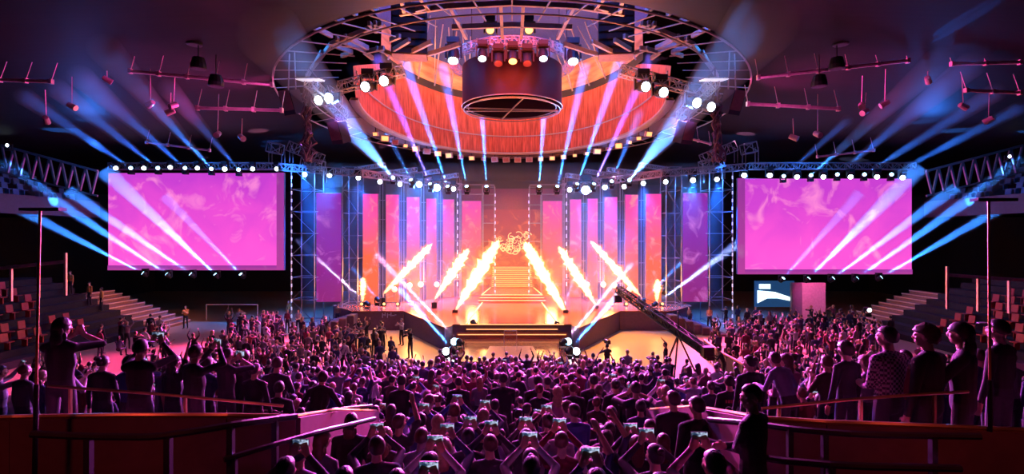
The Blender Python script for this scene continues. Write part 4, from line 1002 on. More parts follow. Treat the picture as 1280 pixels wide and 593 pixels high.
def make_body(pose):
    """pose: dict with keys seated, hands (l,r) targets or None, palm, curl, lean, head yaw/pitch, sleeve, width, voxel, fingers"""
    global SEGS; SEGS = []; ARMS = []
    b = MB(); P = pose; se = P.get('seated'); w_ = P.get('width',1.); vox = P.get('voxel', .0105)
    base = .50 if se else .94
    lean = P.get('lean', 0.); tw = P.get('twist', 0.)
    def T(x, y, z):
        return Matrix.Rotation(-lean,3,'X') @ Matrix.Rotation(tw*min(1,z/.4),3,'Z') @ Vector((x,y,z)) + Vector((0,0,base))
    X_ = (1,0,0)
    seg(b, T(0,0,0), T(0,.0,.12), .135*w_, .125*w_, 'bottom', 1.12, .82)
    seg(b, T(0,0,.10), T(0,.005,.30), .122*w_, .14*w_, 'top', 1.12, .82)
    seg(b, T(0,.005,.28), T(0,-.01,.42), .142*w_, .128*w_, 'top', 1.22, .80)
    sh = [T(s_*.165*w_, -.01, .455) for s_ in (-1,1)]
    seg(b, sh[0].lerp(sh[1],.0), sh[1], .062*w_, .062*w_, 'top', ref=(0,1,0))
    for s_ in (0,1): seg(b, T((s_*2-1)*.05,-.015,.50), sh[s_], .055, .06*w_, 'top')
    seg(b, T(0,-.01,.47), T(0,.008,.60), .058, .052, 'skin')
    hp = T(0,.022,.69)+Vector((0,0,0)); HR = Matrix.Rotation(P.get('yaw',0.)+tw,3,'Z') @ Matrix.Rotation(P.get('pitch',0.),3,'X')
    head_shape(b, hp, HR)
    slv = P.get('sleeve','long')
    for i, s_ in enumerate((-1,1)):
        tgt = P.get('hands', (None,None))[i]
        if tgt is None: tgt = (s_*.26, .06, -.10)
        tgt = Vector(tgt)+Vector((0,0,base)) if P.get('rel',True) else Vector(tgt)
        hint = P.get('hint', (s_*.6,-.6,-.5)); hint = (s_*abs(hint[0]), hint[1], hint[2])
        el, wr = ik(sh[i], tgt, .29, .265, hint)
        seg(b, sh[i], el, .056*w_, .043, 'top'); ARMS.append((sh[i].copy(), el.copy(), wr.copy()))
        seg(b, el, wr, .042, .029, 'top' if slv == 'long' else 'skin')
        if slv == 'long': seg(b, el.lerp(wr,.86), el.lerp(wr,.95), .033, .033, 'top')
        fd = (wr-el).normalized(); hd = P.get('hdir'); hd = Vector(hd) if hd else fd
        pl = P.get('palm', (-s_,0,0)); pl = (pl[0]*s_ if P.get('palmx') else pl[0], pl[1], pl[2])
        if P.get('fingers', True): hand(b, wr, (fd*.5+hd*.5), pl, s_ if P.get('flip',1) > 0 else -s_, P.get('curl', .5))
        else: seg(b, wr, wr+fd*.12, .032, .03, 'skin')
        # leg
        hip = T(s_*.085,0,-.02)
        if se: kn = Vector((s_*.14,.42,.50)); an = Vector((s_*.15,.44,.10))
        else:
            st = P.get('stance', .13); kn = Vector((s_*(.085+st*.25), .025, .50)); an = Vector((s_*st, -.02, .09))
        seg(b, hip, kn, .080*w_, .058, 'bottom'); seg(b, kn, an, .062, .045, 'bottom'); seg(b, an+Vector((0,-.01,-.04)), an+Vector((s_*.02,.15,-.055)), .042, .036, 'shoe', 1., .9)
    me = bpy.data.meshes.new('tmp'); me.from_pydata(b.v, [], b.f); me.update()
    o = bpy.data.objects.new('tmp', me); C.objects.link(o)
    rm = o.modifiers.new('r','REMESH'); rm.mode = 'VOXEL'; rm.voxel_size = vox; rm.use_smooth_shade = True
    sm = o.modifiers.new('s','SMOOTH'); sm.iterations = 2; sm.factor = .5
    if P.get('ratio'): dc = o.modifiers.new('d','DECIMATE'); dc.ratio = P['ratio']
    dg = bpy.context.evaluated_depsgraph_get(); dg.update()
    nm = bpy.data.meshes.new_from_object(o.evaluated_get(dg)); bpy.data.objects.remove(o); bpy.data.meshes.remove(me)
    order = {'skin':0,'top':1,'bottom':2,'shoe':3}
    nm.materials.clear()
    for m in (M_SKIN, M_TOP, M_TROUS, M_SHOE): nm.materials.append(m)
    import numpy as np
    nf = len(nm.polygons); cc = np.empty(nf*3, np.float32); nm.polygons.foreach_get('center', cc); cc = cc.reshape(-1,3)
    best = np.full(nf, 1e9, np.float32); idx = np.zeros(nf, np.int32)
    for p, q, r, lab in SEGS:
        p_ = np.array(p, np.float32); d_ = np.array(q-p, np.float32); l2 = float(d_@d_)
        t_ = np.clip(((cc-p_)@d_)/l2, 0, 1) if l2 > 1e-9 else np.zeros(nf, np.float32)
        ds = np.linalg.norm(cc-(p_+t_[:,None]*d_), axis=1)-r-(.012 if lab == 'skin' and r < .05 else 0)
        m_ = ds < best; best[m_] = ds[m_]; idx[m_] = order[lab]
    nm.polygons.foreach_set('material_index', idx); nm.polygons.foreach_set('use_smooth', [True]*nf); nm.update(); nm.name = 'person_body'
    return {'mesh': nm, 'head': hp, 'HR': HR, 'seated': se, 'arms': ARMS}
def make_hair(style, body, lo=False):
    c, R = body['head'], body['HR']; b = MB(); n, k = (12,8) if lo else (28,20); rr = random.Random(hash(style)%97 if False else len(style)); vs = []
    for i in range(k+1):
        th = pi*i/k
        for j in range(n):
            a = 2*pi*j/n; d = Vector((sin(th)*cos(a), sin(th)*sin(a), cos(th)))
            front = d.y
            line = {'short':0.,'fade':.12,'long':-.25,'curly':-.1,'cap':.14,'bun':0.}[style]
            inhair = d.z > line+(-.62 if front < -.25 else -.62+1.02*(front+.25)/.6 if front < .35 else .40)
            lump = (sin(a*7+i)*.5+rr.uniform(-1,1))*{'short':.035,'fade':.012,'long':.03,'curly':.07,'cap':.0,'bun':.015}[style]
            s_ = ({'short':1.09,'fade':1.04,'long':1.12,'curly':1.2,'cap':1.1,'bun':1.06}[style]+lump) if inhair else .88
            vs.append(c+R @ (Vector((0,-.010,.018))+Vector((d.x*.078*s_, d.y*.098*s_, d.z*.098*s_))))
    b.add(vs, [(i*n+j,(i+1)*n+j,(i+1)*n+(j+1)%n,i*n+(j+1)%n) for i in range(k) for j in range(n)])
    if style == 'long':
        for x, y, z, q in ((0,-.075,-.03,.075),(0,-.085,-.13,.075),(-.05,-.05,-.10,.045),(.05,-.05,-.10,.045),(0,-.09,-.21,.06)):
            b.ell(c+Vector((x,y,z)), (q,q*.55,q*1.35), 12, 8)
    if style == 'bun': b.ell(c+R @ Vector((0,-.10,.075)), (.04,.04,.036), 10, 8)
    if style == 'cap': b.box(c+R @ Vector((0,.11,.055)), (.13,.10,.012), rot=R)
    me = bpy.data.meshes.new('hair'); me.from_pydata([tuple(v) for v in b.v], [], b.f); me.materials.append(M_HAIR)
    me.polygons.foreach_set('use_smooth', [True]*len(me.polygons)); me.update(); return me
POSES = {
 'arms at the sides': {},
 'hands clasped in front': dict(hands=((-.05,.26,.10),(.05,.26,.10)), hdir=(0,.6,.5), curl=.9),
 'both arms raised with a phone': dict(hands=((-.075,.31,.70),(.075,.31,.70)), hdir=(0,0,1), palm=(0,1,0), curl=.9, hint=(.8,.2,-.5)),
 'both arms thrown up': dict(hands=((-.24,.08,.93),(.24,.08,.93)), hdir=(0,0,1), palm=(0,1,0), curl=.2, hint=(.9,.1,0)),
 'one arm raised high': dict(hands=(None,(.15,.15,.92)), palm=(0,1,0), curl=.3, sleeve='short'),
 'arms crossed': dict(hands=((.12,.20,.22),(-.12,.22,.18)), hdir=None, curl=.6, hint=(.7,-.1,-.6)),
 'clapping before the chest': dict(hands=((-.03,.30,.36),(.03,.30,.36)), hdir=(0,.3,.9), curl=.15, sleeve='short'),
 'hands at the face filming': dict(hands=((-.06,.26,.56),(.06,.26,.56)), hdir=(0,0,1), palm=(0,1,0), curl=.8, hint=(.9,0,-.4), sleeve='short'),
 'sitting with hands on the lap': dict(seated=True, hands=((-.10,.32,.10),(.10,.32,.10)), lean=.06),
 'sitting and leaning forward': dict(seated=True, hands=((-.08,.42,.10),(.08,.42,.10)), lean=.30, pitch=-.1),
 'sitting with a raised phone': dict(seated=True, hands=((-.07,.32,.62),(.07,.32,.62)), hdir=(0,0,1), palm=(0,1,0), curl=.9, hint=(.8,.2,-.5)),
 'sitting and clapping': dict(seated=True, hands=((-.03,.30,.36),(.03,.30,.36)), hdir=(0,.3,.9), curl=.15, sleeve='short'),
}
TURN = {'arms at the sides':.0}
BODY = {}; HAIR = {}
def get_body(pose, var=0):
    k = (pose, var)
    if k not in BODY:
        d = dict(POSES[pose]); r_ = random.Random(len(pose)*7+var)
        d.setdefault('yaw', (0,.35,-.4)[var%3]); d['width'] = (1.,1.1,.94)[var%3]; d['stance'] = (.13,.17,.12)[var%3]
        BODY[k] = make_body(d)
    return BODY[k]
def get_hair(style, pose, var=0):
    k = (style, pose, var)
    if k not in HAIR: HAIR[k] = make_hair(style, get_body(pose, var))
    return HAIR[k]
SHIRTS = [('black',(.012,.012,.016)),('black',(.015,.013,.02)),('dark grey',(.05,.05,.06)),('navy',(.02,.03,.09)),('dark brown',(.05,.03,.02)),('grey',(.18,.18,.2)),('light grey',(.30,.29,.31)),('maroon',(.12,.01,.02)),('blue',(.03,.06,.2)),('dusty pink',(.28,.12,.18)),('black',(.012,.012,.016)),('navy',(.015,.02,.06)),('charcoal',(.03,.03,.035))]
HAIRC = [('dark',(.018,.012,.010)),('brown',(.07,.035,.02)),('blond',(.28,.18,.09)),('auburn',(.09,.03,.015)),('black',(.008,.008,.010)),('dark',(.014,.010,.009)),('brown',(.045,.022,.014))]
HSTY = [('short',.50),('fade',.08),('long',.23),('curly',.08),('cap',.04),('bun',.05),('bald',.02)]
def pick(r, pairs):
    x = r.random(); a = 0
    for k, p in pairs:
        a += p
        if x < a: return k
    return pairs[0][0]
def person(loc, rz, pose, var, hair, hairc, shirt, label, group=None, scale=1.):
    bd = get_body(pose, var)
    o = bpy.data.objects.new('person', bd['mesh']); C.objects.link(o); o.location = loc; o.rotation_euler = (0,0,rz); o.scale = (scale,)*3
    o.color = (*shirt,1); tag(o, label, 'person', group)
    if hair != 'bald':
        h = bpy.data.objects.new('hair', get_hair(hair, pose, var)); C.objects.link(h); h.parent = o; h.color = (*hairc,1)
    return o
def phone_mesh():
    b = MB(); b.box((0,0,0), (.15,.009,.074)); s_ = MB(); s_.box((0,-.0055,0), (.142,.002,.067))
    return b, s_
pb_, ps_ = phone_mesh()
PHONE = pb_.build('smartphone', M_PHONE); PSC = ps_.build('lit_screen', M_PSCR, PHONE); ph_used = [False]
def phone(loc, rz, label, group='raised phones', tilt=0., portrait=False, scale=1.):
    if ph_used[0]: o = copy_tree(PHONE)
    else: o = PHONE; ph_used[0] = True
    o.location = loc; o.rotation_euler = (0, pi/2 if portrait else tilt, rz); o.scale = (scale,)*3; tag(o, label, 'phone', group); return o
def hold_phone(pose, loc, rz, scale):
    hz_ = {'both arms raised with a phone': (0,.335,.94+.80), 'sitting with a raised phone': (0,.345,.50+.72), 'hands at the face filming': (0,.285,.94+.66)}[pose]
    return Vector(loc)+Matrix.Rotation(rz,3,'Z') @ (Vector(hz_)*scale)
def side_word(px): return 'far left' if px < 260 else 'left' if px < 520 else 'middle' if px < 760 else 'right' if px < 1020 else 'far right'
occupied = []
def free(x, y, r=.36):
    return all((x-a)**2+(y-c_)**2 > r*r for a, c_ in occupied)
def place(px, head_py, d, pose, label, rz=0., hair='short', hairc=HAIRC[0][1], shirt=SHIRTS[0][1], group=None, var=0, gz=None, ph=None, phone_label=None, scale=None):
    x = (px-CX)/F*d; top = EYE-(head_py-CY)/F*d
    g = (floor_s(d) if abs(x) > WELL else floor_c(d)) if gz is None else gz
    ht = 1.30 if POSES[pose].get('seated') else 1.745
    s_ = scale or max(.85, min(1.15, (top-g)/ht))
    occupied.append((x,d)); o = person((x,d,g), rz, pose, var, hair, hairc, shirt, label, group, s_)
    if pose in ('both arms raised with a phone','sitting with a raised phone','hands at the face filming') and ph is not False:
        phone(hold_phone(pose, (x,d,g), rz, s_), rz, phone_label or 'lit phone raised by the '+' '.join(label.split()[:9]), scale=1.05)
    return o
# --- the people who stand out
POSES['hero arms crossed'] = dict(POSES['arms crossed'], yaw=1.15, voxel=.008, twist=.2)
POSES['leaning on the rail'] = dict(hands=((-.22,.42,.18),(.22,.42,.18)), lean=.42, hdir=(0,1,0), curl=.6, palm=(0,0,-1), pitch=.25)
POSES['pushing a crane handle'] = dict(hands=((-.16,.48,.30),(.16,.48,.34)), lean=.35, hdir=(0,1,0), curl=1., stance=.22)
POSES['shouldering a camera'] = dict(hands=((-.10,.30,.46),(.12,.26,.50)), hdir=(0,.5,.8), curl=.9, hint=(.8,.1,-.6))
BLK = (.010,.010,.014)
HERO = place(941, 482, 4.95, 'hero arms crossed', 'man in black track jacket with white stripes standing in profile at the right aisle rail', rz=.5, hairc=(.02,.012,.01), shirt=BLK, gz=3.78)
# left terrace
place(76, 398, 6.3, 'hands at the face filming', 'long haired woman in dark clothes filming at the far left of the left parapet', hair='long', ph=False, gz=4.2)
place(175, 425, 6.3, 'both arms raised with a phone', 'man in black sweater holding a camera up with both arms on the left terrace', hair='cap', gz=4.05, shirt=BLK, phone_label='small camera held up by the man in a black sweater on the left terrace')
place(243, 432, 6.5, 'both arms raised with a phone', 'man in black shirt with bent arms filming above the brass rail', rz=-.5, var=1, gz=4.05, phone_label='phone held up by the man in black shirt above the left brass rail')
place(283, 446, 7.2, 'hands at the face filming', 'man in dark grey shirt lifting a phone at the right part of the left terrace', rz=-.3, hair='fade', gz=4.05-.1, shirt=(.04,.04,.05), phone_label='phone lifted by the man in dark grey shirt on the left terrace')
place(318, 455, 7.6, 'arms at the sides', 'man in black tee standing behind the brass rail at the left parapet corner', var=2, gz=3.6)
place(396, 474, 7.3, 'leaning on the rail', 'man in black jacket leaning on the end of the left parapet', hairc=(.03,.015,.01), gz=3.6, shirt=BLK)
place(128, 445, 8.0, 'arms at the sides', 'person in dark top behind the woman filming on the left terrace', hair='bun', gz=3.5)
place(210, 450, 8.3, 'clapping before the chest', 'person clapping between the two tall men on the left terrace', gz=3.3)
# right terrace
place(987, 447, 7.0, 'leaning on the rail', 'man in grey hoodie leaning forward on the right terrace', rz=.35, shirt=(.14,.16,.24), gz=3.95, hairc=(.04,.02,.015))
place(1058, 428, 6.6, 'arms at the sides', 'dark haired person in black between the grey hoodie and the checked shirt', rz=.3, hair='curly', gz=4.05)
CHECK = place(1111, 409, 6.0, 'hands clasped in front', 'man in checked shirt standing at the right parapet', rz=.25, var=1, shirt=(.20,.10,.16), gz=4.05)
place(1160, 407, 5.75, 'arms at the sides', 'broad man in black tee beside the checked shirt on the right terrace', rz=.45, hair='curly', var=1, gz=4.05, hairc=(.06,.025,.015))
place(1204, 404, 5.8, 'clapping before the chest', 'woman in dark top clapping beside the tall pole at the far right', rz=.7, hair='long', gz=4.05, shirt=(.03,.02,.03))
place(1250, 400, 6.2, 'arms at the sides', 'dark figure standing behind the tall pole at the far right', rz=.4, hair='cap', gz=4.05)
# centre, seen from behind above the front rows
place(842, 476, 7.6, 'arms at the sides', 'man in black suit with white collar standing in the right of the front rows', rz=.1, var=1, hairc=(.03,.02,.02), shirt=BLK, gz=2.7)
place(872, 471, 7.0, 'arms at the sides', 'tall man in black suit beside the one with a white collar', rz=.15, var=1, gz=2.8, shirt=BLK)
for (px,py,d,ps,lab,kw) in [
 (502,468,10.5,'arms at the sides','tall person in long black coat standing left of centre among seated rows',dict()),
 (573,472,11.5,'arms at the sides','broad man in black jacket standing left of centre',dict(var=1)),
 (629,467,11.2,'clapping before the chest','man in black tee with bent arms standing at the centre of the rows',dict(var=1)),
 (672,470,11.0,'arms at the sides','broad man in black shirt standing just right of centre',dict(var=1)),
 (697,484,9.4,'arms at the sides','long haired person in pale top standing right of centre',dict(hair='long',hairc=HAIRC[2][1],shirt=SHIRTS[9][1])),
 (742,466,11.0,'arms at the sides','man in black tee with wide shoulders standing right of centre',dict(var=1)),
 (795,478,9.2,'hands at the face filming','man in dark shirt filming right of the wide shouldered black tee',dict(phone_label='phone of the man filming in dark shirt right of centre')),
 (770,474,10.3,'arms at the sides','person with bun standing between two dark shirts right of centre',dict(hair='bun'))]:
    place(px,py,d,ps,lab,**kw)
JER = place(912, 470, 8.6, 'arms at the sides', 'man in black jersey with red and white lettering on the back', rz=0., shirt=BLK, gz=2.95)
for txt, zz, sz, mt in (('CSA', 1.16, .15, principled('white_print', (.8,.8,.82), .6)),):
    cu = bpy.data.curves.new('back_lettering','FONT'); cu.body = txt; cu.size = sz; cu.align_x = 'CENTER'; cu.extrude = .004; cu.materials.append(mt)
    t0 = bpy.data.objects.new('tmp', cu); C.objects.link(t0); bpy.context.view_layer.update()
    lm = bpy.data.meshes.new_from_object(t0.evaluated_get(bpy.context.evaluated_depsgraph_get())); bpy.data.objects.remove(t0)
    ob = bpy.data.objects.new('back_lettering', lm); C.objects.link(ob); ob.parent = JER; ob.location = (0,-.135,zz); ob.rotation_euler = (pi/2,0,0)
for sh_, el_, wr_ in get_body('hero arms crossed')['arms']:
    sd = -1 if sh_.x < 0 else 1
    b = MB(); off_ = Vector((sd*.052,0,.012)); b.tube([sh_+off_, sh_.lerp(el_,.5)+off_*.98, el_+off_*.8], .008, 6); ob = b.build('sleeve_stripe', principled('white_print', (.8,.8,.82), .6), HERO)
cm = bpy.data.materials.new('checked_cloth'); cm.use_nodes = True; nt = cm.node_tree; bs = nt.nodes['Principled BSDF']; tc = nt.nodes.new('ShaderNodeTexCoord'); mp = nt.nodes.new('ShaderNodeMapping'); mp.inputs['Location'].default_value = (.011,.013,.017)
ck = nt.nodes.new('ShaderNodeTexChecker'); ck.inputs['Scale'].default_value = 36.; ck.inputs['Color1'].default_value = (.02,.02,.03,1); ck.inputs['Color2'].default_value = (.42,.28,.36,1)
nt.links.new(tc.outputs['Object'], mp.inputs[0]); nt.links.new(mp.outputs[0], ck.inputs['Vector']); nt.links.new(ck.outputs['Color'], bs.inputs['Base Color']); bs.inputs['Roughness'].default_value = .85
CHECK.data = CHECK.data.copy(); CHECK.data.materials[1] = cm
b = MB()
for k in range(6): b.box((-.11+k*.044,-.132,1.345),(.026,.012,.05))
b.build('red_print_band', principled('red_print', (.6,.05,.08), .6), JER)
# phone holders near the camera, from the photo
PH = [(376,555,5.1),(559,535,5.9),(544,550,5.2),(536,584,4.2),(614,531,6.1),(657,526,6.4),(662,546,5.4),(530,508,8.0),(606,504,8.2),(588,525,6.7),(683,510,7.8),(699,528,6.2),(788,534,6.3),(808,541,5.5),(738,566,4.5),(826,477,10.6),(874,546,5.0),(700,455,15),(765,470,12),(630,448,17),(520,473,12.4)]
words_ = ['lowest at the bottom edge','held highest','beside the aisle wall','close to the centre line','over a dark head']
def band(py): return 'the front rows' if py > 520 else 'the middle rows' if py > 480 else 'the back rows'
seen = {}
for k,(px,py,d) in enumerate(PH):
    x = (px-CX)/F*d; zt = EYE-(py-CY)/F*d
    g = floor_c(d); s_ = max(.86, min(1.12, (zt-g)/1.74)); sh_ = SHIRTS[(k*3)%len(SHIRTS)]; hc = HAIRC[(k*2)%7]; hs = ['short','long','short','curly','fade','long','bun'][k%7]
    y = d-.335*s_
    occupied.append((x,y))
    lb = f'{hc[0]} haired spectator in {sh_[0]} top, {nth(k)} of the centre phone holders'
    person((x,y,g), 0., 'both arms raised with a phone', k%3, hs, hc[1], sh_[1], lb, 'spectators filming with phones', s_)
    phone((x,d,g+1.745*s_), 0., f'lit phone raised by the {nth(k)} centre phone holder in {band(py)}', scale=1.1)
# ---------------------------------------------------------------- the seated and standing rows
cand = []
def try_add(x, y, zone, k=0):
    if abs(640+x/y*F-640) > 655: return
    z = floor_s(y) if (abs(x) > WELL and y < 10.4) else floor_c(y)
    cand.append((x, y, z, zone))
R5 = random.Random(21)
d = 22.2-.375
row = 0
while d > 4.05:
    half = (WELL-.30) if d < 10.4 else d*.93
    x = -half+R5.uniform(0,.3)
    while x < half:
        if R5.random() > (.06 if d < 11 else .14):
            px = 640+x/d*F
            # leave the blue lit aisle at the left and the operator's aisle at the right
            if not (d > 14 and 130 < px < 190) and not (d > 17.5 and 845 < px < 955): cand.append((x+R5.uniform(-.08,.08), d+R5.uniform(-.12,.12), floor_c(d), 'centre' if abs(x) < d*.42 else 'left' if x < 0 else 'right'))
        x += R5.uniform(.50,.66)
    d -= .75; row += 1
for sgn, zone in ((-1,'left'),(1,'right')):
    for d in (7.95,8.7,9.45,10.2):
        x = max(WELL+.35, d*.46)
        while x < d*1.02:
            if R5.random() > .15: cand.append((sgn*x, d+R5.uniform(-.1,.1), floor_s(d-.05), zone))
            x += R5.uniform(.52,.72)
cand.sort(key=lambda c_: c_[1])
cand = [c_ for c_ in cand if free(c_[0], c_[1])]
N_IND = 300-len(occupied)-18
indiv, rest = cand[:N_IND], cand[N_IND:]
chair_b = MB()
for s_ in (-1,1):
    chair_b.tube([(s_*.21,-.22,0),(s_*.2,-.2,.45),(s_*.2,-.26,.9)], .012, 6); chair_b.tube([(s_*.21,.2,0),(s_*.2,.18,.44)], .012, 6)
CH_FR = chair_b
def make_chair():
    t = thing('folding_chair', 'x', 'chair')
    CH_FR.build('frame', M_SCAF, t); b = MB(); b.box((0,0,.45),(.42,.40,.03)); b.build('seat', M_DARK, t)
    b = MB(); pts = [(-.2,-.25,.66),(-.2,-.27,.86),(-.1,-.275,.91),(.1,-.275,.91),(.2,-.27,.86),(.2,-.25,.66)]; b.tube(pts, .014, 6); b.box((0,-.262,.76),(.40,.02,.22)); b.build('backrest', M_STAGEFRONT, t); return t
CHAIR = make_chair(); ch_used = [False]
cnt = {}
rowkey = {}
def add_indiv(i, x, y, z, zone):
    r = random.Random(1000+i); near = y < 8.2
    stand = r.random() < (.92 if near else .45)
    if stand: ps = pick(r, [('arms at the sides',.42),('hands clasped in front',.12),('clapping before the chest',.14),('hands at the face filming',.05),('one arm raised high',.08),('arms crossed',.10),('both arms raised with a phone',.05)])
    else: ps = pick(r, [('sitting with hands on the lap',.55),('sitting and leaning forward',.15),('sitting with a raised phone',.05),('sitting and clapping',.25)])
    var = r.randrange(3); hs = pick(r, HSTY); hc = r.choice(HAIRC); sh_ = r.choice(SHIRTS); rz = r.gauss(0,.18)+(.25 if x < -3 else -.25 if x > 3 else 0)*-1
    s_ = r.uniform(.93,1.06)
    if near and stand: s_ *= .98
    rw = int((22.2-y)//.75); key = (rw, zone if y < 10.4 else 'all'); rowkey[key] = rowkey.get(key, 0)+1
    place_w = {'centre':'centre','left':'left','right':'right'}[zone]
    hn = 'bald' if hs == 'bald' else f'{hc[0]} {({"short":"short","fade":"cropped","long":"long","curly":"curly","cap":"capped","bun":"tied"})[hs]} haired'
    lb = f'{hn} spectator in {sh_[0]} top, {ps.replace("both arms raised with a phone","raising a phone").replace("sitting with hands on the lap","seated")}'
    cnt.setdefault((lb, place_w, y < 10.4), []).append(i)
    o = person((x,y,z), rz, ps, var, hs, hc[1], sh_[1], lb, f'spectators in the {place_w} rows', s_)
    people.append((o, lb, x, y, place_w))
    if ps in ('both arms raised with a phone','hands at the face filming','sitting with a raised phone'):
        phs.append((phone(hold_phone(ps, (x,y,z), rz, s_), rz, 'x'), x, y, place_w))
    if POSES[ps].get('seated'):
        c_ = CHAIR if not ch_used[0] else copy_tree(CHAIR); ch_used[0] = True
        c_.location = (x,y-.02,z); c_.rotation_euler = (0,0,rz); chs.append((c_, x, y, place_w)); c_['group'] = 'folding chairs in the rows'
people = []; phs = []; chs = []
for i, c_ in enumerate(indiv): add_indiv(i, *c_)
# each label names its row and place, so that it points to one person only
def rows_label(lst, fn):
    rows = {}
    for e in lst: rows.setdefault((round((e[-2])/.75), e[-1]), []).append(e)
    ks = sorted({k[0] for k in rows})
    for (rk, zn), es in rows.items():
        es.sort(key=lambda e: e[-3])
        for j, e in enumerate(es): fn(e, ks.index(rk), j, zn)
def lab_person(e, rk, j, zn):
    words__ = e[1].split(', '); e[0]['label'] = f'{words__[0]}, {zn} row {rk+1}, {nth(j)} from the left'
    if len(e[0]['label'].split()) < 12 and ('phone' in words__[1] or 'clap' in words__[1]): e[0]['label'] = e[0]['label'].replace(' top,', ' top '+('clapping,' if 'clap' in words__[1] else 'filming,'))
rows_label(people, lab_person)
rows_label(phs, lambda e, rk, j, zn: e[0].__setitem__('label', f'lit phone held up in {zn} phone row {rk+1}, {nth(j)} from the left'))
rows_label(chs, lambda e, rk, j, zn: e[0].__setitem__('label', f'folding chair under a seated spectator in {zn} chair row {rk+1}, {nth(j)} from the left'))
for o, x, y, zn in phs: pass
# ---------------------------------------------------------------- the far crowd, one object
import numpy as np
LOW = []
for nm, sty in (('arms at the sides','short'),('hands clasped in front','long'),('both arms thrown up','short'),('clapping before the chest','fade'),('sitting with hands on the lap','short'),('sitting and clapping','long'),('sitting with hands on the lap','curly'),('hands at the face filming','short')):
    dct = dict(POSES[nm]); dct.update(voxel=.034, fingers=False); bd = make_body(dct); hm = make_hair(sty, bd, lo=True)
    def arr(me, off):
        n = len(me.vertices); v = np.empty(n*3, np.float32); me.vertices.foreach_get('co', v)
        return v.reshape(-1,3), [tuple(p.vertices) for p in me.polygons], [p.material_index+off for p in me.polygons]
    v1, f1, m1 = arr(bd['mesh'], 0); v2, f2, m2 = arr(hm, 4)
    V = np.vstack([v1, v2]); Fc = f1+[tuple(i+len(v1) for i in f) for f in f2]
    LOW.append((V, Fc, np.array(m1+m2), nm))
far = list(rest)
R6 = random.Random(5)
def block(d0, d1, fx0, fx1, sp=.8, rowsp=.95, skip=.12, nm='left'):
    d_ = d0
    while d_ < d1:
        x0, x1 = fx0(d_), fx1(d_); x = x0
        while x < x1:
            if R6.random() > skip and not (d_ > 35.2 and abs(x) < 16.2) and abs(x) < 25.9: far.append((x+R6.uniform(-.12,.12), d_+R6.uniform(-.2,.2), 0., nm))
            x += R6.uniform(sp*.8, sp*1.2)
        d_ += rowsp
block(22.9, 37.2, lambda d_: -d_*(.62 if d_ < 30 else .55), lambda d_: -d_*.235 if d_ < 33 else -d_*.33)
block(22.9, 39.5, lambda d_: max(d_*.40, 11.2), lambda d_: d_*.74, nm='right')
block(22.6, 24.2, lambda d_: -d_*.24, lambda d_: d_*.36, sp=.75, nm='centre')
block(26., 36., lambda d_: -d_*.80, lambda d_: -d_*.66, sp=1.2, skip=.5, nm='left')
M_TOPS = [principled('crowd_top_'+n_, c_, .85) for n_, c_ in (('black',(.015,.014,.02)),('navy',(.03,.04,.1)),('grey',(.16,.15,.18)),('white',(.6,.58,.62)),('wine',(.2,.03,.06)))]
M_HAIRS = [principled('crowd_hair_'+n_, c_, .5) for n_, c_ in (('dark',(.02,.014,.012)),('brown',(.08,.04,.025)),('blond',(.4,.26,.13)))]
allm = [M_SKIN, M_TROUS, M_SHOE]+M_TOPS+M_HAIRS
VV, FF, MM = [], [], []; off = 0
for (x, y, z, zn) in far:
    V, Fc, Mi, nm = LOW[R6.choice([0,0,1,2,3,3,4,4,5,6,7]) if y < 22 else R6.choice([0,1,2,3,4,4,5,6,6,4,7])]
    rz = R6.gauss(0,.25)+atan2(x,40)*.6; s_ = R6.uniform(.92,1.07); c0, s0 = cos(rz)*s_, sin(rz)*s_
    P_ = V @ np.array([[c0,s0,0],[-s0,c0,0],[0,0,s_]], np.float32)+np.array([x,y,z], np.float32)
    ti = 3+R6.choice([0,0,0,1,1,2,3,4]); hi = 8+R6.choice([0,0,1,1,2]); mp = np.array([0,ti,1,2,hi])
    VV.append(P_); FF += [tuple(i+off for i in f) for f in Fc]; MM.append(mp[Mi]); off += len(V)
me = bpy.data.meshes.new('crowd'); me.from_pydata(np.vstack(VV).tolist(), [], FF)
for m in allm: me.materials.append(m)
me.polygons.foreach_set('material_index', np.concatenate(MM).astype(np.int32)); me.polygons.foreach_set('use_smooth', [True]*len(FF)); me.update()
cr_ = bpy.data.objects.new('crowd', me); C.objects.link(cr_); tag(cr_, 'dense crowd of pink lit spectators filling the arena floor behind the nearer rows', 'crowd', kind='stuff')
print('people', len(people), 'far', len(far), 'faces', len(FF))
# ---------------------------------------------------------------- crew near the stage
def crew(px, foot_py, rz, pose, label, d=None, hair='short', shirt=BLK, z=0., var=0):
    d_ = d or F*(EYE-z)/(foot_py-CY); x = (px-CX)/F*d_
    return person((x,d_,z), rz, pose, var, hair, HAIRC[0][1], shirt, label, 'crew and standing people by the stage'), d_
def broadcast_camera(loc, rz, label):
    t = thing('broadcast_camera', label, 'camera', loc, 'broadcast cameras', rz)
    b = MB(); b.box((0,0,0),(.14,.42,.18)); b.box((0,-.08,.13),(.05,.25,.04)); b.build('body', M_BLACK, t)
    b = MB(); b.lathe([(.06,0),(.055,.16),(.075,.2),(.06,.2)], (0,.2,.01), (0,1,0), 12); b.build('lens', M_BLACK, t)
    b = MB(); b.box((-.12,-.05,.08),(.08,.14,.07)); b.build('viewfinder', M_DARK, t)
o, d_ = crew(513, 449, 2.6, 'shouldering a camera', 'cameraman in black standing on the amber floor left of the low platform'); p = o.location; broadcast_camera((p.x-.16,p.y-.1,1.58), 2.6, 'shoulder camera of the cameraman left of the low platform')
o, d_ = crew(759, 457, .3, 'shouldering a camera', 'cameraman with raised camera on the amber floor right of the low platform', d=25.2); p = o.location; broadcast_camera((p.x+.05,p.y+.2,1.80), .3, 'camera raised by the cameraman right of the low platform')
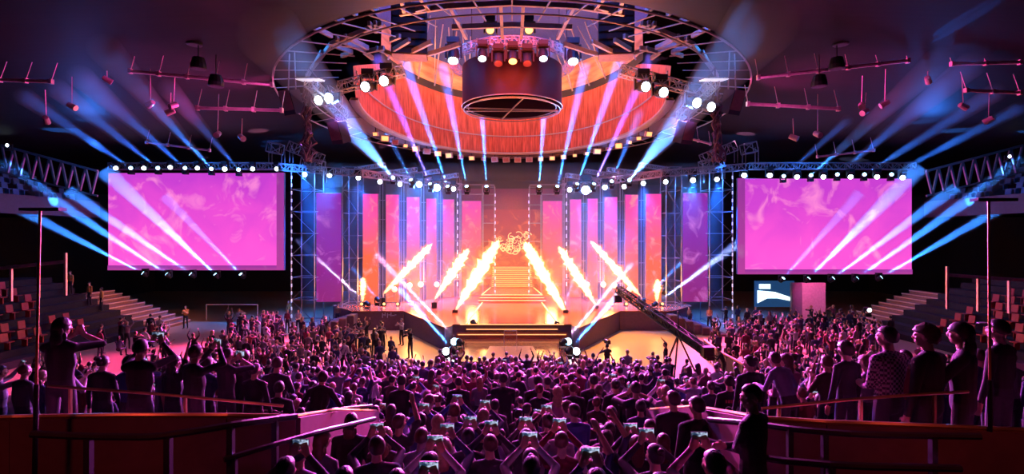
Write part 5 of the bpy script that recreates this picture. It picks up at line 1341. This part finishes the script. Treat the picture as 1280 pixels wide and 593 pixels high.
crew(373, 417, 3.0, 'hands clasped in front', 'person in pale top standing on the floor by the left steps', shirt=(.6,.5,.4)); crew(361, 402, 2.8, 'arms at the sides', 'person in orange lit top standing behind the pale top by the left steps', shirt=(.5,.3,.1))
crew(232, 411, 3.4, 'clapping before the chest', 'person in orange vest standing on the dark floor under the left screen', shirt=(.6,.25,.05)); crew(188, 425, .5, 'arms at the sides', 'dark figure walking beside the lit stairs on the left')
crew(422, 408, 0, 'arms at the sides', 'person standing against the left stage steps', shirt=(.3,.2,.1)); crew(448, 432, .2, 'shouldering a camera', 'photographer in dark clothes before the left stage skirt')
crew(476, 436, 1., 'clapping before the chest', 'person beside the tripod camera before the left stage skirt', shirt=(.1,.06,.1)); crew(502, 432, 2.5, 'shouldering a camera', 'photographer in light vest before the stage corner', shirt=(.4,.35,.35))
crew(862, 412, 2., 'arms at the sides', 'person standing on the right steps barrier side', shirt=(.1,.05,.05)); crew(887, 412, 2.6, 'hands clasped in front', 'person in orange top beside the right stage steps', shirt=(.5,.2,.08)); crew(832, 453, 1.2, 'one arm raised high', 'person stretching one arm on the amber floor near the crane', d=25.5)
crew(905, 466, 1.1, 'pushing a crane handle', 'crane operator in black bending over the rear end of the camera crane', d=24.5, hair='cap')
crew(936, 478, .2, 'arms at the sides', 'person in orange vest standing below the orange rail', d=21.5, z=0.14, shirt=(.7,.28,.04)) 
for k,(px,py,sh_) in enumerate(((88,372,(.5,.2,.05)),(112,372,(.5,.2,.05)),(127,366,(.6,.3,.1)))):
    d_ = 37.0; x = X(px,d_); person((x,d_,.4*(int((-x-26.5)/.85)+1)), 3.0-k*.2, 'arms at the sides', k%3, 'short', HAIRC[0][1], sh_, f'{nth(k)} steward from the left in orange vest above the lit stairs', 'stewards above the lit stairs')
# ---------------------------------------------------------------- camera crane
A = Vector(WZ(772,362,5.2) if False else W(773,362,30.5)); B_ = W(884,440,24.3); cmid = A.lerp(B_,.72)
t = thing('camera_crane', 'long black camera crane reaching over the amber floor at the right of the stage', 'camera crane', (cmid.x,cmid.y,0)); o_ = (cmid.x,cmid.y,0)
b = MB(); b.truss(A, B_, .34, .5, .035); b.build('boom', M_BLACK, t, o_)
b = MB(); b.bar(A.lerp(B_,.45), B_, .26, .30); b.build('boom_sleeve', M_BLACK, t, o_)
b = MB(); b.box(A+Vector((-.05,0,-.55)),(.42,.5,.4)); b.bar(A, A-Vector((0,0,.45)), .12); b.lathe([(.1,0),(.12,.3)], A+Vector((-.05,.25,-.55)), (0,1,0), 12); b.build('camera_head', M_BLACK, t, o_)
b = MB(); b.box(B_,(.5,.5,.5)); b.box(B_+Vector((.05,-.05,-.25)),(.35,.6,.2)); b.build('counterweight', M_BLACK, t, o_)
for a in (0,2.1,4.2):
    b = MB(); b.bar(cmid-Vector((0,0,.2)), (cmid.x+.9*cos(a), cmid.y+.9*sin(a), .08), .07); b.lathe([(.09,-.03),(.09,.03)], (cmid.x+.9*cos(a), cmid.y+.9*sin(a), .09), (1,0,0), 10); b.build('leg', M_BLACK, t, o_)
b = MB(); b.bar(A+Vector((0,0,.12)), cmid+Vector((0,0,1.0)), .02); b.bar(cmid+Vector((0,0,1.0)), B_, .02); b.bar(cmid, cmid+Vector((0,0,1.)), .06); b.build('stay_cable', M_BLACK, t, o_)
